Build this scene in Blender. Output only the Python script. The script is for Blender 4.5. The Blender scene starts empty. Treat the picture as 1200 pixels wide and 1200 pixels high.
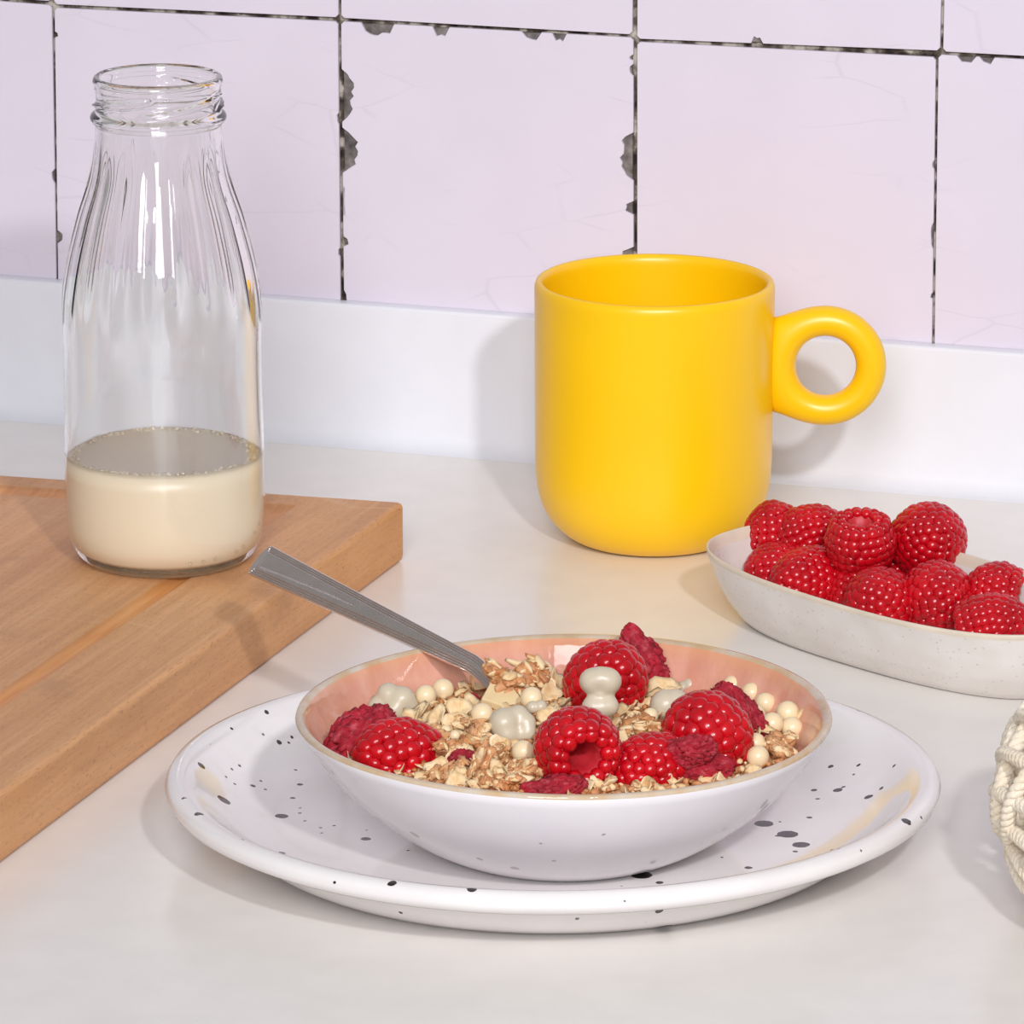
import bpy, bmesh, math, random
import numpy as np
from mathutils import Vector, Matrix, noise
from mathutils.bvhtree import BVHTree

scene = bpy.context.scene
COL = scene.collection
PI = math.pi

# ------------------------------------------------------------------ camera
FPX, PITCH = 6200.0, math.radians(15.6)          # focal length in pixels of the 1200 frame
CAM = Vector((0.0, -1.827, 0.51))
cd = bpy.data.cameras.new('camera')
cd.sensor_width = 36.0
cd.sensor_fit = 'HORIZONTAL'
cd.lens = FPX * 36.0 / 1200.0
cd.clip_start = 0.05
cd.clip_end = 30
cam = bpy.data.objects.new('camera', cd)
cam.location = CAM
cam.rotation_euler = (PI / 2 - PITCH, 0, 0)
COL.objects.link(cam)
scene.camera = cam

# ------------------------------------------------------------------ world, lights, exposure
w = bpy.data.worlds.new('room_light')
scene.world = w
w.use_nodes = True
w.node_tree.nodes['Background'].inputs[0].default_value = (0.985, 0.99, 1.0, 1)
w.node_tree.nodes['Background'].inputs[1].default_value = 0.325


def area(name, loc, target, size, power, color, shape='DISK', size_y=None, spread=180):
    d = bpy.data.lights.new(name, 'AREA')
    d.shape = shape
    d.size = size
    if size_y:
        d.size_y = size_y
    d.energy = power
    d.color = color
    d.spread = math.radians(spread)
    o = bpy.data.objects.new(name, d)
    o.location = loc
    o.rotation_euler = (Vector(target) - Vector(loc)).to_track_quat('-Z', 'Y').to_euler()
    COL.objects.link(o)
    return o


area('flash_head', (0.30, -1.62, 0.84), (0.04, 0.03, 0.10), 0.075, 1.65, (1.0, 1.0, 1.03), spread=70)
area('softbox', (-0.22, -2.75, 1.30), (0.04, 0.05, 0.12), 0.75, 5.7, (0.985, 1.0, 1.05), 'RECTANGLE', 1.25, spread=60)

vs = scene.view_settings
scene.display_settings.display_device = 'sRGB'
vs.view_transform = 'Standard'
vs.look = 'None'
vs.exposure = -0.06
vs.gamma = 1.0
vs.use_curve_mapping = False
scene.cycles.max_bounces = 14
scene.cycles.transmission_bounces = 14
scene.cycles.transparent_max_bounces = 24
scene.cycles.sample_clamp_indirect = 16.0

# ------------------------------------------------------------------ measuring helpers (authoring: where a sight line meets a plane)
FW = Vector((0, math.cos(PITCH), -math.sin(PITCH)))
RT = Vector((1, 0, 0))
UP = RT.cross(FW)


def ray(x, y):
    return (FW * FPX + RT * (x - 600) + UP * (600 - y)).normalized()


def onz(x, y, z):
    d = ray(x, y)
    return CAM + d * ((z - CAM.z) / d.z)


# ------------------------------------------------------------------ material helpers
def lin(r, g, b):
    f = lambda c: ((c / 255 + 0.055) / 1.055) ** 2.4 if c > 10 else c / 255 / 12.92
    return (f(r), f(g), f(b), 1.0)


class NT:
    def __init__(self, name):
        self.m = bpy.data.materials.new(name)
        self.m.use_nodes = True
        self.t = self.m.node_tree
        self.b = self.t.nodes['Principled BSDF']

    def n(self, kind, ins=None, **props):
        nd = self.t.nodes.new(kind)
        for k, v in props.items():
            setattr(nd, k, v)
        for k, v in (ins or {}).items():
            self.set(nd.inputs[k], v)
        return nd

    def set(self, sock, v):
        if isinstance(v, bpy.types.NodeSocket):
            self.t.links.new(v, sock)
        else:
            sock.default_value = v

    def coord(self, which='Object'):
        return self.n('ShaderNodeTexCoord').outputs[which]

    def mapping(self, vec, scale=(1, 1, 1), rot=(0, 0, 0), loc=(0, 0, 0)):
        return self.n('ShaderNodeMapping', {'Vector': vec, 'Scale': scale, 'Rotation': rot, 'Location': loc}).outputs[0]

    def noise(self, vec, scale, detail=3, rough=0.5, dist=0.0):
        return self.n('ShaderNodeTexNoise', {'Vector': vec, 'Scale': scale, 'Detail': detail, 'Roughness': rough, 'Distortion': dist}).outputs[0]

    def ramp(self, fac, stops):
        nd = self.n('ShaderNodeValToRGB', {'Fac': fac})
        e = nd.color_ramp.elements
        while len(e) < len(stops):
            e.new(0.5)
        for i, (p, c) in enumerate(stops):
            e[i].position = p
            e[i].color = c
        return nd.outputs[0]

    def mix(self, fac, a, b, blend='MIX'):
        nd = self.n('ShaderNodeMix', data_type='RGBA', blend_type=blend)
        self.set(nd.inputs[0], fac)
        self.set(nd.inputs[6], a)
        self.set(nd.inputs[7], b)
        return nd.outputs[2]

    def math(self, op, a, b=0.0, c=None, clamp=False):
        nd = self.n('ShaderNodeMath', operation=op, use_clamp=clamp)
        self.set(nd.inputs[0], a)
        self.set(nd.inputs[1], b)
        if c is not None:
            self.set(nd.inputs[2], c)
        return nd.outputs[0]

    def bump(self, height, strength=0.2, dist=0.001):
        nd = self.n('ShaderNodeBump', {'Height': height, 'Strength': strength, 'Distance': dist})
        self.set(self.b.inputs['Normal'], nd.outputs[0])

    def base(self, col=None, rough=None, **kw):
        if col is not None:
            self.set(self.b.inputs['Base Color'], col)
        if rough is not None:
            self.set(self.b.inputs['Roughness'], rough)
        for k, v in kw.items():
            self.set(self.b.inputs[k], v)
        return self


def G(v):
    return (v, v, v, 1)


def mat_simple(name, col, rough, noise_scale=None, amount=0.12, bump=0.0, bump_scale=None, bdist=0.0005, **kw):
    t = NT(name)
    v = t.coord()
    if noise_scale:
        f = t.noise(v, noise_scale, 4)
        c = t.mix(t.ramp(f, [(0.3, G(0)), (0.7, G(1))]), tuple(x * (1 - amount) for x in col[:3]) + (1,), tuple(min(1, x * (1 + amount * .5)) for x in col[:3]) + (1,))
    else:
        c = col
    t.base(c, rough, **kw)
    if bump:
        t.bump(t.noise(v, bump_scale or noise_scale, 4), bump, bdist)
    return t.m


MAT = {}
MAT['worktop'] = mat_simple('worktop_composite', lin(238, 233, 228), 0.24, 60, 0.03)
MAT['upstand'] = mat_simple('white_upstand', lin(232, 232, 238), 0.28, 60, 0.02)
MAT['clay'] = mat_simple('tile_biscuit', (0.20, 0.175, 0.165, 1), 0.95, 220, 0.65, 0.9, 260, 0.002)


def m_tile():
    t = NT('lilac_tile_glaze')
    v = t.coord()
    dist = t.noise(v, 30, 3)
    vv = t.n('ShaderNodeVectorMath', operation='MULTIPLY_ADD')
    cc = t.n('ShaderNodeTexNoise', {'Vector': v, 'Scale': 14.0, 'Detail': 3.0}).outputs[1]
    t.set(vv.inputs[0], cc)
    vv.inputs[1].default_value = (0.018, 0.018, 0.018)
    t.set(vv.inputs[2], v)
    vo = t.n('ShaderNodeTexVoronoi', {'Vector': t.mapping(vv.outputs[0], (18, 18, 62)), 'Scale': 1.0}, feature='DISTANCE_TO_EDGE')
    line = t.ramp(vo.outputs['Distance'], [(0.0, G(1)), (0.022, G(0))])
    seg = t.ramp(t.noise(v, 28, 2), [(0.5, G(0)), (0.62, G(1))])
    fac = t.math('MULTIPLY', t.math('MULTIPLY', line, seg), 0.30)
    broad = t.ramp(dist, [(0.3, lin(222, 213, 226)), (0.7, lin(225, 216, 229))])
    t.base(t.mix(fac, broad, lin(196, 186, 200)), 0.3)
    t.bump(t.noise(v, 22, 2), 0.06, 0.004)
    return t.m


def m_mortar():
    t = NT('old_dark_mortar')
    v = t.coord()
    f = t.ramp(t.noise(v, 160, 4), [(0.38, (0.022, 0.014, 0.011, 1)), (0.50, (0.12, 0.09, 0.07, 1)), (0.62, (0.55, 0.49, 0.42, 1))])
    t.base(f, 0.95)
    t.bump(t.noise(v, 400, 3), 0.6, 0.001)
    return t.m


MAT['tile'] = m_tile()
MAT['mortar'] = m_mortar()
MAT['yellow'] = mat_simple('satin_yellow_glaze', lin(253, 199, 3), 0.33, 25, 0.03, 0.05, 90)


def m_wood():
    t = NT('worn_beech_wood')
    v = t.coord()
    g1 = t.noise(t.mapping(v, (3.5, 95, 60)), 1.0, 5, 0.6, 0.4)
    g2 = t.noise(t.mapping(v, (28, 620, 400)), 1.0, 3, 0.6)
    pores = t.ramp(t.noise(t.mapping(v, (330, 2400, 1500)), 1.0, 2, 0.5), [(0.30, G(1)), (0.42, G(0))])
    blot = t.noise(v, 26, 4, 0.6)
    c = t.ramp(g1, [(0.25, lin(200, 143, 96)), (0.5, lin(219, 164, 114)), (0.75, lin(231, 181, 133))])
    c = t.mix(t.ramp(g2, [(0.35, G(0.35)), (0.65, G(0))]), c, lin(182, 130, 90))
    c = t.mix(t.ramp(blot, [(0.5, G(0)), (0.75, G(0.55))]), c, lin(212, 152, 94))
    c = t.mix(t.ramp(t.noise(v, 14, 5, 0.65), [(0.6, G(0)), (0.72, G(0.35))]), c, lin(150, 108, 78))
    c = t.mix(t.math('MULTIPLY', pores, 0.35), c, lin(132, 84, 52))
    # knife scratches: two families of thin pale lines
    topside = t.math('GREATER_THAN', t.n('ShaderNodeSeparateXYZ', {0: v}).outputs[2], 0.0206)
    for ang, sc, seed in ((0.5, 38, 1.7), (-0.75, 30, 5.1), (1.35, 34, 9.3)):
        wv = t.n('ShaderNodeTexVoronoi', {'Vector': t.mapping(v, (sc, 4.0, 1.0), (0, 0, ang), (seed, seed, 0)), 'Scale': 1.0}, feature='DISTANCE_TO_EDGE')
        ln = t.ramp(wv.outputs['Distance'], [(0.0, G(1)), (0.012, G(0))])
        sg = t.ramp(t.noise(t.mapping(v, (1, 1, 1), (0, 0, 0), (seed, 0, 0)), 22, 2), [(0.5, G(0)), (0.65, G(0.4))])
        c = t.mix(t.math('MULTIPLY', t.math('MULTIPLY', ln, sg), topside), c, lin(228, 190, 150))
    t.base(c, 0.55)
    t.bump(t.math('ADD', g2, pores), 0.25, 0.0003)
    return t.m


MAT['wood'] = m_wood()


def m_groove():
    t = NT('oil_stained_groove_wood')
    v = t.coord()
    g = t.noise(t.mapping(v, (30, 420, 300)), 1.0, 4, 0.6)
    t.base(t.ramp(g, [(0.3, lin(206, 134, 74)), (0.7, lin(224, 160, 98))]), 0.45)
    return t.m


MAT['groove'] = m_groove()


def m_glass():
    # clear glass; where milk wets the wall there is no inner glass-to-air face, so that zone only reflects and lets light in
    t = NT('clear_bottle_glass')
    out = t.t.nodes['Material Output']
    gl = t.n('ShaderNodeBsdfGlass', {'Color': (0.995, 0.995, 0.99, 1), 'Roughness': 0.0, 'IOR': 1.5})
    tr = t.n('ShaderNodeBsdfTransparent', {'Color': (0.965, 0.965, 0.955, 1)})
    gs = t.n('ShaderNodeBsdfGlossy', {'Color': (1, 1, 1, 1), 'Roughness': 0.03})
    face = t.n('ShaderNodeLayerWeight', {'Blend': 0.5}).outputs['Facing']
    fres = t.math('MULTIPLY_ADD', t.math('POWER', face, 5.0), 0.90, 0.04)
    m1 = t.n('ShaderNodeMixShader', {0: fres, 1: tr.outputs[0], 2: gs.outputs[0]})
    zz = t.n('ShaderNodeSeparateXYZ', {0: t.coord()}).outputs[2]
    fac = t.ramp(t.math('MULTIPLY', zz, 10.0), [(0.020, G(1)), (0.030, G(0)), (0.355, G(0)), (0.375, G(1))])
    m2 = t.n('ShaderNodeMixShader', {0: fac, 1: m1.outputs[0], 2: gl.outputs[0]})
    t.t.links.new(m2.outputs[0], out.inputs['Surface'])
    return t.m


MAT['glass'] = m_glass()
MAT['milk'] = mat_simple('oat_milk', lin(234, 219, 193), 0.35)
MAT['foam'] = mat_simple('milk_foam', lin(236, 222, 203), 0.2)


def m_steel():
    t = NT('worn_stainless_steel')
    v = t.coord('Object')
    n = t.noise(v, 120, 3)
    t.base(t.ramp(n, [(0.3, (0.70, 0.63, 0.59, 1)), (0.7, (0.76, 0.69, 0.65, 1))]), 0.27, Metallic=1.0)
    return t.m


MAT['steel'] = m_steel()


def m_bowl(name, cols, band=None):
    t = NT(name)
    v = t.coord()
    a, b, k = cols
    streak = t.noise(t.mapping(v, (110, 110, 18)), 1.0, 4, 0.6)
    c = t.mix(t.ramp(streak, [(0.35, G(0)), (0.7, G(1))]), a, b)
    c = t.mix(t.ramp(t.noise(v, 45, 4), [(0.52, G(0)), (0.7, G(k))]), c, tuple(x * 0.8 for x in a[:3]) + (1,))
    if band:
        zz = t.n('ShaderNodeSeparateXYZ', {0: v}).outputs[2]
        zz = t.math('MULTIPLY_ADD', t.noise(t.mapping(v, (60, 60, 10)), 1.0, 3), 0.004, zz)
        c = t.mix(t.ramp(t.math('MULTIPLY', zz, 20.0), [(0.72, G(0)), (0.80, G(0.45))]), c, band)
    t.base(c, 0.06)
    t.bump(t.noise(v, 90, 3), 0.12, 0.002)
    return t.m


MAT['bowl_in'] = m_bowl('pink_bowl_glaze', (lin(218, 152, 128), lin(230, 176, 154), 0.6), lin(222, 160, 108))
MAT['bowl_rim'] = m_bowl('tan_rim_glaze', (lin(203, 170, 130), lin(208, 198, 184), 0.8))


def specks(t, pts):
    """fac = 1 inside any of the listed paint specks (object space)"""
    geo = t.coord()
    acc = None
    nz = t.n('ShaderNodeTexNoise', {'Vector': geo, 'Scale': 700.0, 'Detail': 1.0}).outputs[0]
    wob = t.math('MULTIPLY_ADD', nz, 0.0006, -0.0003)
    for p, r in pts:
        d = t.n('ShaderNodeVectorMath', operation='DISTANCE')
        t.set(d.inputs[0], geo)
        d.inputs[1].default_value = p
        q = t.math('SUBTRACT', d.outputs['Value'], r)
        acc = q if acc is None else t.math('MINIMUM', acc, q)
    acc = t.math('ADD', acc, wob)
    return t.ramp(t.math('MULTIPLY_ADD', acc, 2500.0, 0.5, True), [(0.3, G(1)), (0.7, G(0))])


def m_speckled(name, pts, dark, base_a, base_b, small=True, rough=0.08):
    t = NT(name)
    v = t.coord()
    c = t.mix(t.ramp(t.noise(v, 40, 3), [(0.35, G(0)), (0.7, G(1))]), base_a, base_b)
    if small:
        vo = t.n('ShaderNodeTexVoronoi', {'Vector': v, 'Scale': 150.0, 'Randomness': 1.0}, feature='F1')
        pick = t.n('ShaderNodeSeparateColor', {0: vo.outputs['Color']})
        rad = t.math('MULTIPLY', t.math('POWER', pick.outputs[0], 6.0), 0.13)
        m = t.math('LESS_THAN', vo.outputs['Distance'], rad)
        c = t.mix(t.math('MULTIPLY', m, 0.8), c, dark)
    c = t.mix(specks(t, pts), c, dark)
    t.base(c, rough)
    t.bump(t.noise(v, 60, 2), 0.04, 0.002)
    return t.m


def m_dish():
    t = NT('oatmeal_stoneware_glaze')
    v = t.coord()
    c = t.mix(t.ramp(t.noise(v, 60, 4), [(0.35, G(0)), (0.7, G(1))]), lin(219, 211, 203), lin(229, 222, 216))
    vo = t.n('ShaderNodeTexVoronoi', {'Vector': v, 'Scale': 420.0}, feature='F1')
    m = t.ramp(vo.outputs['Distance'], [(0.08, G(0.35)), (0.2, G(0))])
    c = t.mix(m, c, lin(150, 130, 110))
    t.base(c, 0.22)
    t.bump(t.noise(v, 300, 3), 0.08, 0.0006)
    return t.m


MAT['dish'] = m_dish()
MAT['dish_rim'] = mat_simple('bare_tan_rim', lin(222, 208, 188), 0.4, 80, 0.12)


def m_berry(name, a, b, rough, sss=0.15, frost=0.0):
    t = NT(name)
    v = t.coord()
    c = t.mix(t.ramp(t.noise(v, 130, 3), [(0.35, G(0)), (0.7, G(1))]), a, b)
    if frost:
        c = t.mix(t.ramp(t.noise(v, 420, 4, 0.7), [(0.5, G(0)), (0.72, G(frost))]), c, lin(226, 120, 130))
    t.base(c, rough)
    t.b.inputs['Subsurface Weight'].default_value = sss
    t.b.inputs['Subsurface Radius'].default_value = (0.003, 0.0006, 0.0006)
    t.b.inputs['Subsurface Scale'].default_value = 1.0
    if frost:
        t.bump(t.noise(v, 900, 4, 0.7), 0.7, 0.0008)
    return t.m


MAT['berry'] = m_berry('raspberry_skin', lin(176, 4, 20), lin(204, 12, 28), 0.22, 0.08)
MAT['core'] = m_berry('raspberry_core', lin(176, 26, 38), lin(206, 52, 60), 0.5, 0.08)
MAT['dried'] = m_berry('freeze_dried_raspberry', lin(150, 8, 32), lin(182, 22, 46), 0.8, 0.0, 0.45)
MAT['ball'] = mat_simple('cream_coating', lin(240, 217, 176), 0.28, 160, 0.05)
MAT['nut'] = mat_simple('grey_beige_coating', lin(205, 192, 168), 0.32, 110, 0.08, 0.05, 200)
MAT['choc'] = mat_simple('white_chocolate', lin(235, 208, 160), 0.4, 200, 0.08, 0.2, 500)


def m_oat(name, a, b, c3):
    t = NT(name)
    v = t.coord()
    n = t.noise(t.mapping(v, (500, 160, 300)), 1.0, 4, 0.65)
    c = t.ramp(n, [(0.3, a), (0.5, b), (0.72, c3)])
    oi = t.n('ShaderNodeObjectInfo').outputs['Random']
    c = t.mix(t.math('MULTIPLY', oi, 0.35), c, lin(228, 196, 150))
    t.base(c, 0.6)
    t.bump(n, 0.5, 0.0006)
    return t.m


MAT['oat'] = m_oat('rolled_oat', lin(214, 170, 112), lin(233, 203, 155), lin(243, 226, 192))
MAT['crumble'] = m_oat('toasted_crumble', lin(166, 98, 54), lin(202, 138, 88), lin(222, 172, 126))
MAT['crumble_dark'] = m_oat('dark_toasted_crumble', lin(146, 82, 36), lin(186, 114, 58), lin(214, 156, 96))


def m_cotton():
    t = NT('cream_cotton_cord')
    v = t.coord()
    n = t.noise(v, 700, 4, 0.7)
    t.base(t.mix(t.ramp(t.noise(v, 90, 3), [(0.35, G(0)), (0.7, G(1))]), lin(240, 223, 196), lin(247, 236, 217)), 0.9)
    t.b.inputs['Sheen Weight'].default_value = 0.3
    t.bump(n, 0.8, 0.001)
    return t.m


MAT['cotton'] = m_cotton()


# ------------------------------------------------------------------ object helpers
def mesh_from(name, verts, faces, mats, smooth=True, fmats=None):
    me = bpy.data.meshes.new(name)
    me.from_pydata([tuple(v) for v in verts], [], faces)
    for m in mats if isinstance(mats, (list, tuple)) else [mats]:
        me.materials.append(m)
    if fmats is not None:
        me.polygons.foreach_set('material_index', fmats)
    if smooth:
        me.polygons.foreach_set('use_smooth', [True] * len(me.polygons))
    me.update()
    return me


def link(name, me, parent=None, loc=None):
    o = bpy.data.objects.new(name, me)
    COL.objects.link(o)
    if parent is not None:
        o.parent = parent
    if loc is not None:
        o.location = loc
    return o


def tag(o, label, cat, group=None, kind=None):
    o['label'] = label
    o['category'] = cat
    if group:
        o['group'] = group
    if kind:
        o['kind'] = kind
    return o


def empty(name, loc, rz=0.0):
    o = bpy.data.objects.new(name, None)
    o.empty_display_size = 0.01
    COL.objects.link(o)
    o.location = loc
    o.rotation_euler = (0, 0, rz)
    return o


def resample(prof, step):
    """rounded polyline: Catmull-Rom through the (r, z) points, about one sample per step"""
    P = [Vector((a, b)) for a, b in prof]
    out = []
    for i in range(len(P) - 1):
        p0, p1, p2, p3 = P[max(i - 1, 0)], P[i], P[i + 1], P[min(i + 2, len(P) - 1)]
        L = (p2 - p1).length
        n = max(1, int(L / step))
        t1 = (p2 - p0)
        t2 = (p3 - p1)
        t1 = t1.normalized() * L if t1.length else p2 - p1
        t2 = t2.normalized() * L if t2.length else p2 - p1
        for k in range(n):
            s = k / n
            h = (2 * s ** 3 - 3 * s ** 2 + 1) * p1 + (s ** 3 - 2 * s ** 2 + s) * t1 + (-2 * s ** 3 + 3 * s ** 2) * p2 + (s ** 3 - s ** 2) * t2
            out.append((max(h.x, 0.0), h.y))
    out.append((P[-1].x, P[-1].y))
    return out


def lathe_mesh(name, prof, mats, seg=96, rfun=None, mfun=None, close=False):
    """profile of (r, z); rfun(theta, r, z, i) -> (x, y, z); poles are merged when r = 0"""
    verts, rings, faces, fm = [], [], [], []
    for i, (r, z) in enumerate(prof):
        if r < 1e-6:
            verts.append((0, 0, z))
            rings.append([len(verts) - 1])
            continue
        ring = []
        for k in range(seg):
            t = 2 * PI * k / seg
            verts.append(rfun(t, r, z, i) if rfun else (r * math.cos(t), r * math.sin(t), z))
            ring.append(len(verts) - 1)
        rings.append(ring)
    pairs = [(i, i + 1) for i in range(len(rings) - 1)]
    if close:
        pairs.append((len(rings) - 1, 0))
    for i, j in pairs:
        a, b = rings[i], rings[j]
        if len(a) == 1 and len(b) == 1:
            continue
        for k in range(seg):
            k2 = (k + 1) % seg
            if len(a) == 1:
                f = (a[0], b[k2], b[k])
            elif len(b) == 1:
                f = (a[k], a[k2], b[0])
            else:
                f = (a[k], a[k2], b[k2], b[k])
            faces.append(f)
            fm.append(mfun(i) if mfun else 0)
    return mesh_from(name, verts, faces, mats, True, fm)


def ico(sub):
    bm = bmesh.new()
    bmesh.ops.create_icosphere(bm, subdivisions=sub, radius=1.0)
    bm.verts.ensure_lookup_table()
    V = np.array([v.co[:] for v in bm.verts])
    F = [tuple(v.index for v in f.verts) for f in bm.faces]
    nb = [[e.other_vert(v).index for e in v.link_edges] for v in bm.verts]
    bm.free()
    return V, F, nb


ICO = {k: ico(k) for k in (1, 2, 3, 4)}


class Soup:
    def __init__(self):
        self.v, self.f, self.m, self.n = [], [], [], 0

    def add(self, V, F, mi=0):
        self.v.append(np.asarray(V, float))
        self.f += [tuple(i + self.n for i in f) for f in F]
        self.m += [mi] * len(F)
        self.n += len(V)

    def mesh(self, name, mats, smooth=True):
        return mesh_from(name, np.concatenate(self.v).tolist(), self.f, mats, smooth, self.m)


def frame_from(z):
    """orthonormal 3x3 with its third column along z"""
    z = np.asarray(z, float)
    z = z / np.linalg.norm(z)
    a = np.array([0, 0, 1.0]) if abs(z[2]) < 0.9 else np.array([1.0, 0, 0])
    x = np.cross(a, z)
    x /= np.linalg.norm(x)
    return np.stack([x, np.cross(z, x), z], 1)


def tube(S, pts, rad, n=8, closed=False, mi=0):
    pts = np.asarray(pts, float)
    m = len(pts)
    tang = np.gradient(pts, axis=0)
    if closed:
        tang = np.roll(pts, -1, 0) - np.roll(pts, 1, 0)
    tang /= np.linalg.norm(tang, axis=1)[:, None]
    ref = frame_from(tang[0])[:, 0]
    V = []
    for i in range(m):
        ref = ref - tang[i] * (ref @ tang[i])
        ref /= np.linalg.norm(ref)
        b = np.cross(tang[i], ref)
        r = rad[i] if hasattr(rad, '__len__') else rad
        for k in range(n):
            t = 2 * PI * k / n
            V.append(pts[i] + r * (math.cos(t) * ref + math.sin(t) * b))
    F = []
    for i in range(m if closed else m - 1):
        j = (i + 1) % m
        for k in range(n):
            F.append((i * n + k, i * n + (k + 1) % n, j * n + (k + 1) % n, j * n + k))
    if not closed:
        F.append(tuple(range(n - 1, -1, -1)))
        F.append(tuple((m - 1) * n + k for k in range(n)))
    S.add(V, F, mi)


def nz3(p, s, seed=0.0):
    return noise.noise(Vector((p[0] * s + seed, p[1] * s - seed * 1.7, p[2] * s + seed * 0.6)))


# ================================================================== SETTING
YAW = -math.radians(17.5)
WU = Vector((math.cos(YAW), math.sin(YAW), 0))      # along the wall
WN = Vector((math.sin(YAW), -math.cos(YAW), 0))     # out of the wall, towards the camera
W0 = Vector((0, 0.0764, 0))


def onwall(x, y, off):
    """(u, z) where a sight line meets the wall plane set back by off"""
    d = ray(x, y)
    o = W0 - WN * off
    p = CAM + d * ((o - CAM).dot(WN) / d.dot(WN))
    return ((p - o).dot(WU), p.z)


def wallp(u, z, off):
    return W0 + WU * u - WN * off + Vector((0, 0, z))


# ---- worktop with its upstand
def build_worktop():
    root = empty('worktop', (0, 0, 0))
    tag(root, 'smooth off-white kitchen worktop running under all the dishes', 'worktop')
    bl, br = wallp(-0.95, 0, 0.0060), wallp(0.95, 0, 0.0060)
    fl, fr = Vector((bl.x, -0.66, 0)), Vector((br.x, -0.66, 0))
    bm = bmesh.new()
    top = [bm.verts.new((p.x, p.y, 0)) for p in (fl, fr, br, bl)]
    bot = [bm.verts.new((p.x, p.y, -0.03)) for p in (fl, fr, br, bl)]
    bm.faces.new(top)
    bm.faces.new(bot[::-1])
    for i in range(4):
        j = (i + 1) % 4
        bm.faces.new((bot[i], bot[j], top[j], top[i]))
    ed = [e for e in bm.edges if {v.index for v in e.verts} and all(abs(v.co.y + 0.66) < 1e-5 for v in e.verts)]
    bmesh.ops.bevel(bm, geom=ed, offset=0.004, segments=3, affect='EDGES', profile=0.5)
    me = bpy.data.meshes.new('slab')
    bm.to_mesh(me)
    bm.free()
    me.materials.append(MAT['worktop'])
    link('slab', me, root)
    # upstand: profile (offset back, z), a soft cove at its foot and an eased top edge
    prof = [(-0.0075, -0.0004)]
    for k in range(0, 7):
        a = PI / 2 * k / 6
        prof.append((-0.0075 + 0.0075 * math.sin(a), 0.00005 + 0.0075 * (1 - math.cos(a))))
    for k in range(0, 5):
        a = PI / 2 * k / 4
        prof.append((0.0013 * (1 - math.cos(a)), 0.0524 + 0.0013 * math.sin(a)))
    prof += [(0.0055, 0.0537), (0.0058, 0.0537), (0.0058, -0.0004)]
    verts, faces = [], []
    us = np.linspace(-0.94, 0.94, 9)
    for u in us:
        for o, z in prof:
            verts.append(wallp(u, z, o))
    n = len(prof)
    for i in range(len(us) - 1):
        for k in range(n):
            k2 = (k + 1) % n
            faces.append((i * n + k, (i + 1) * n + k, (i + 1) * n + k2, i * n + k2))
    faces.append(tuple(range(n)))
    faces.append(tuple((len(us) - 1) * n + k for k in range(n))[::-1])
    me = mesh_from('upstand', verts, faces, MAT['upstand'], True)
    up = link('upstand', me, root)
    md = up.modifiers.new('n', 'WEIGHTED_NORMAL')
    up['label'] = 'low white upstand against the tiled wall'


build_worktop()


# ---- tiled wall
OFF = 0.006


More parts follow.
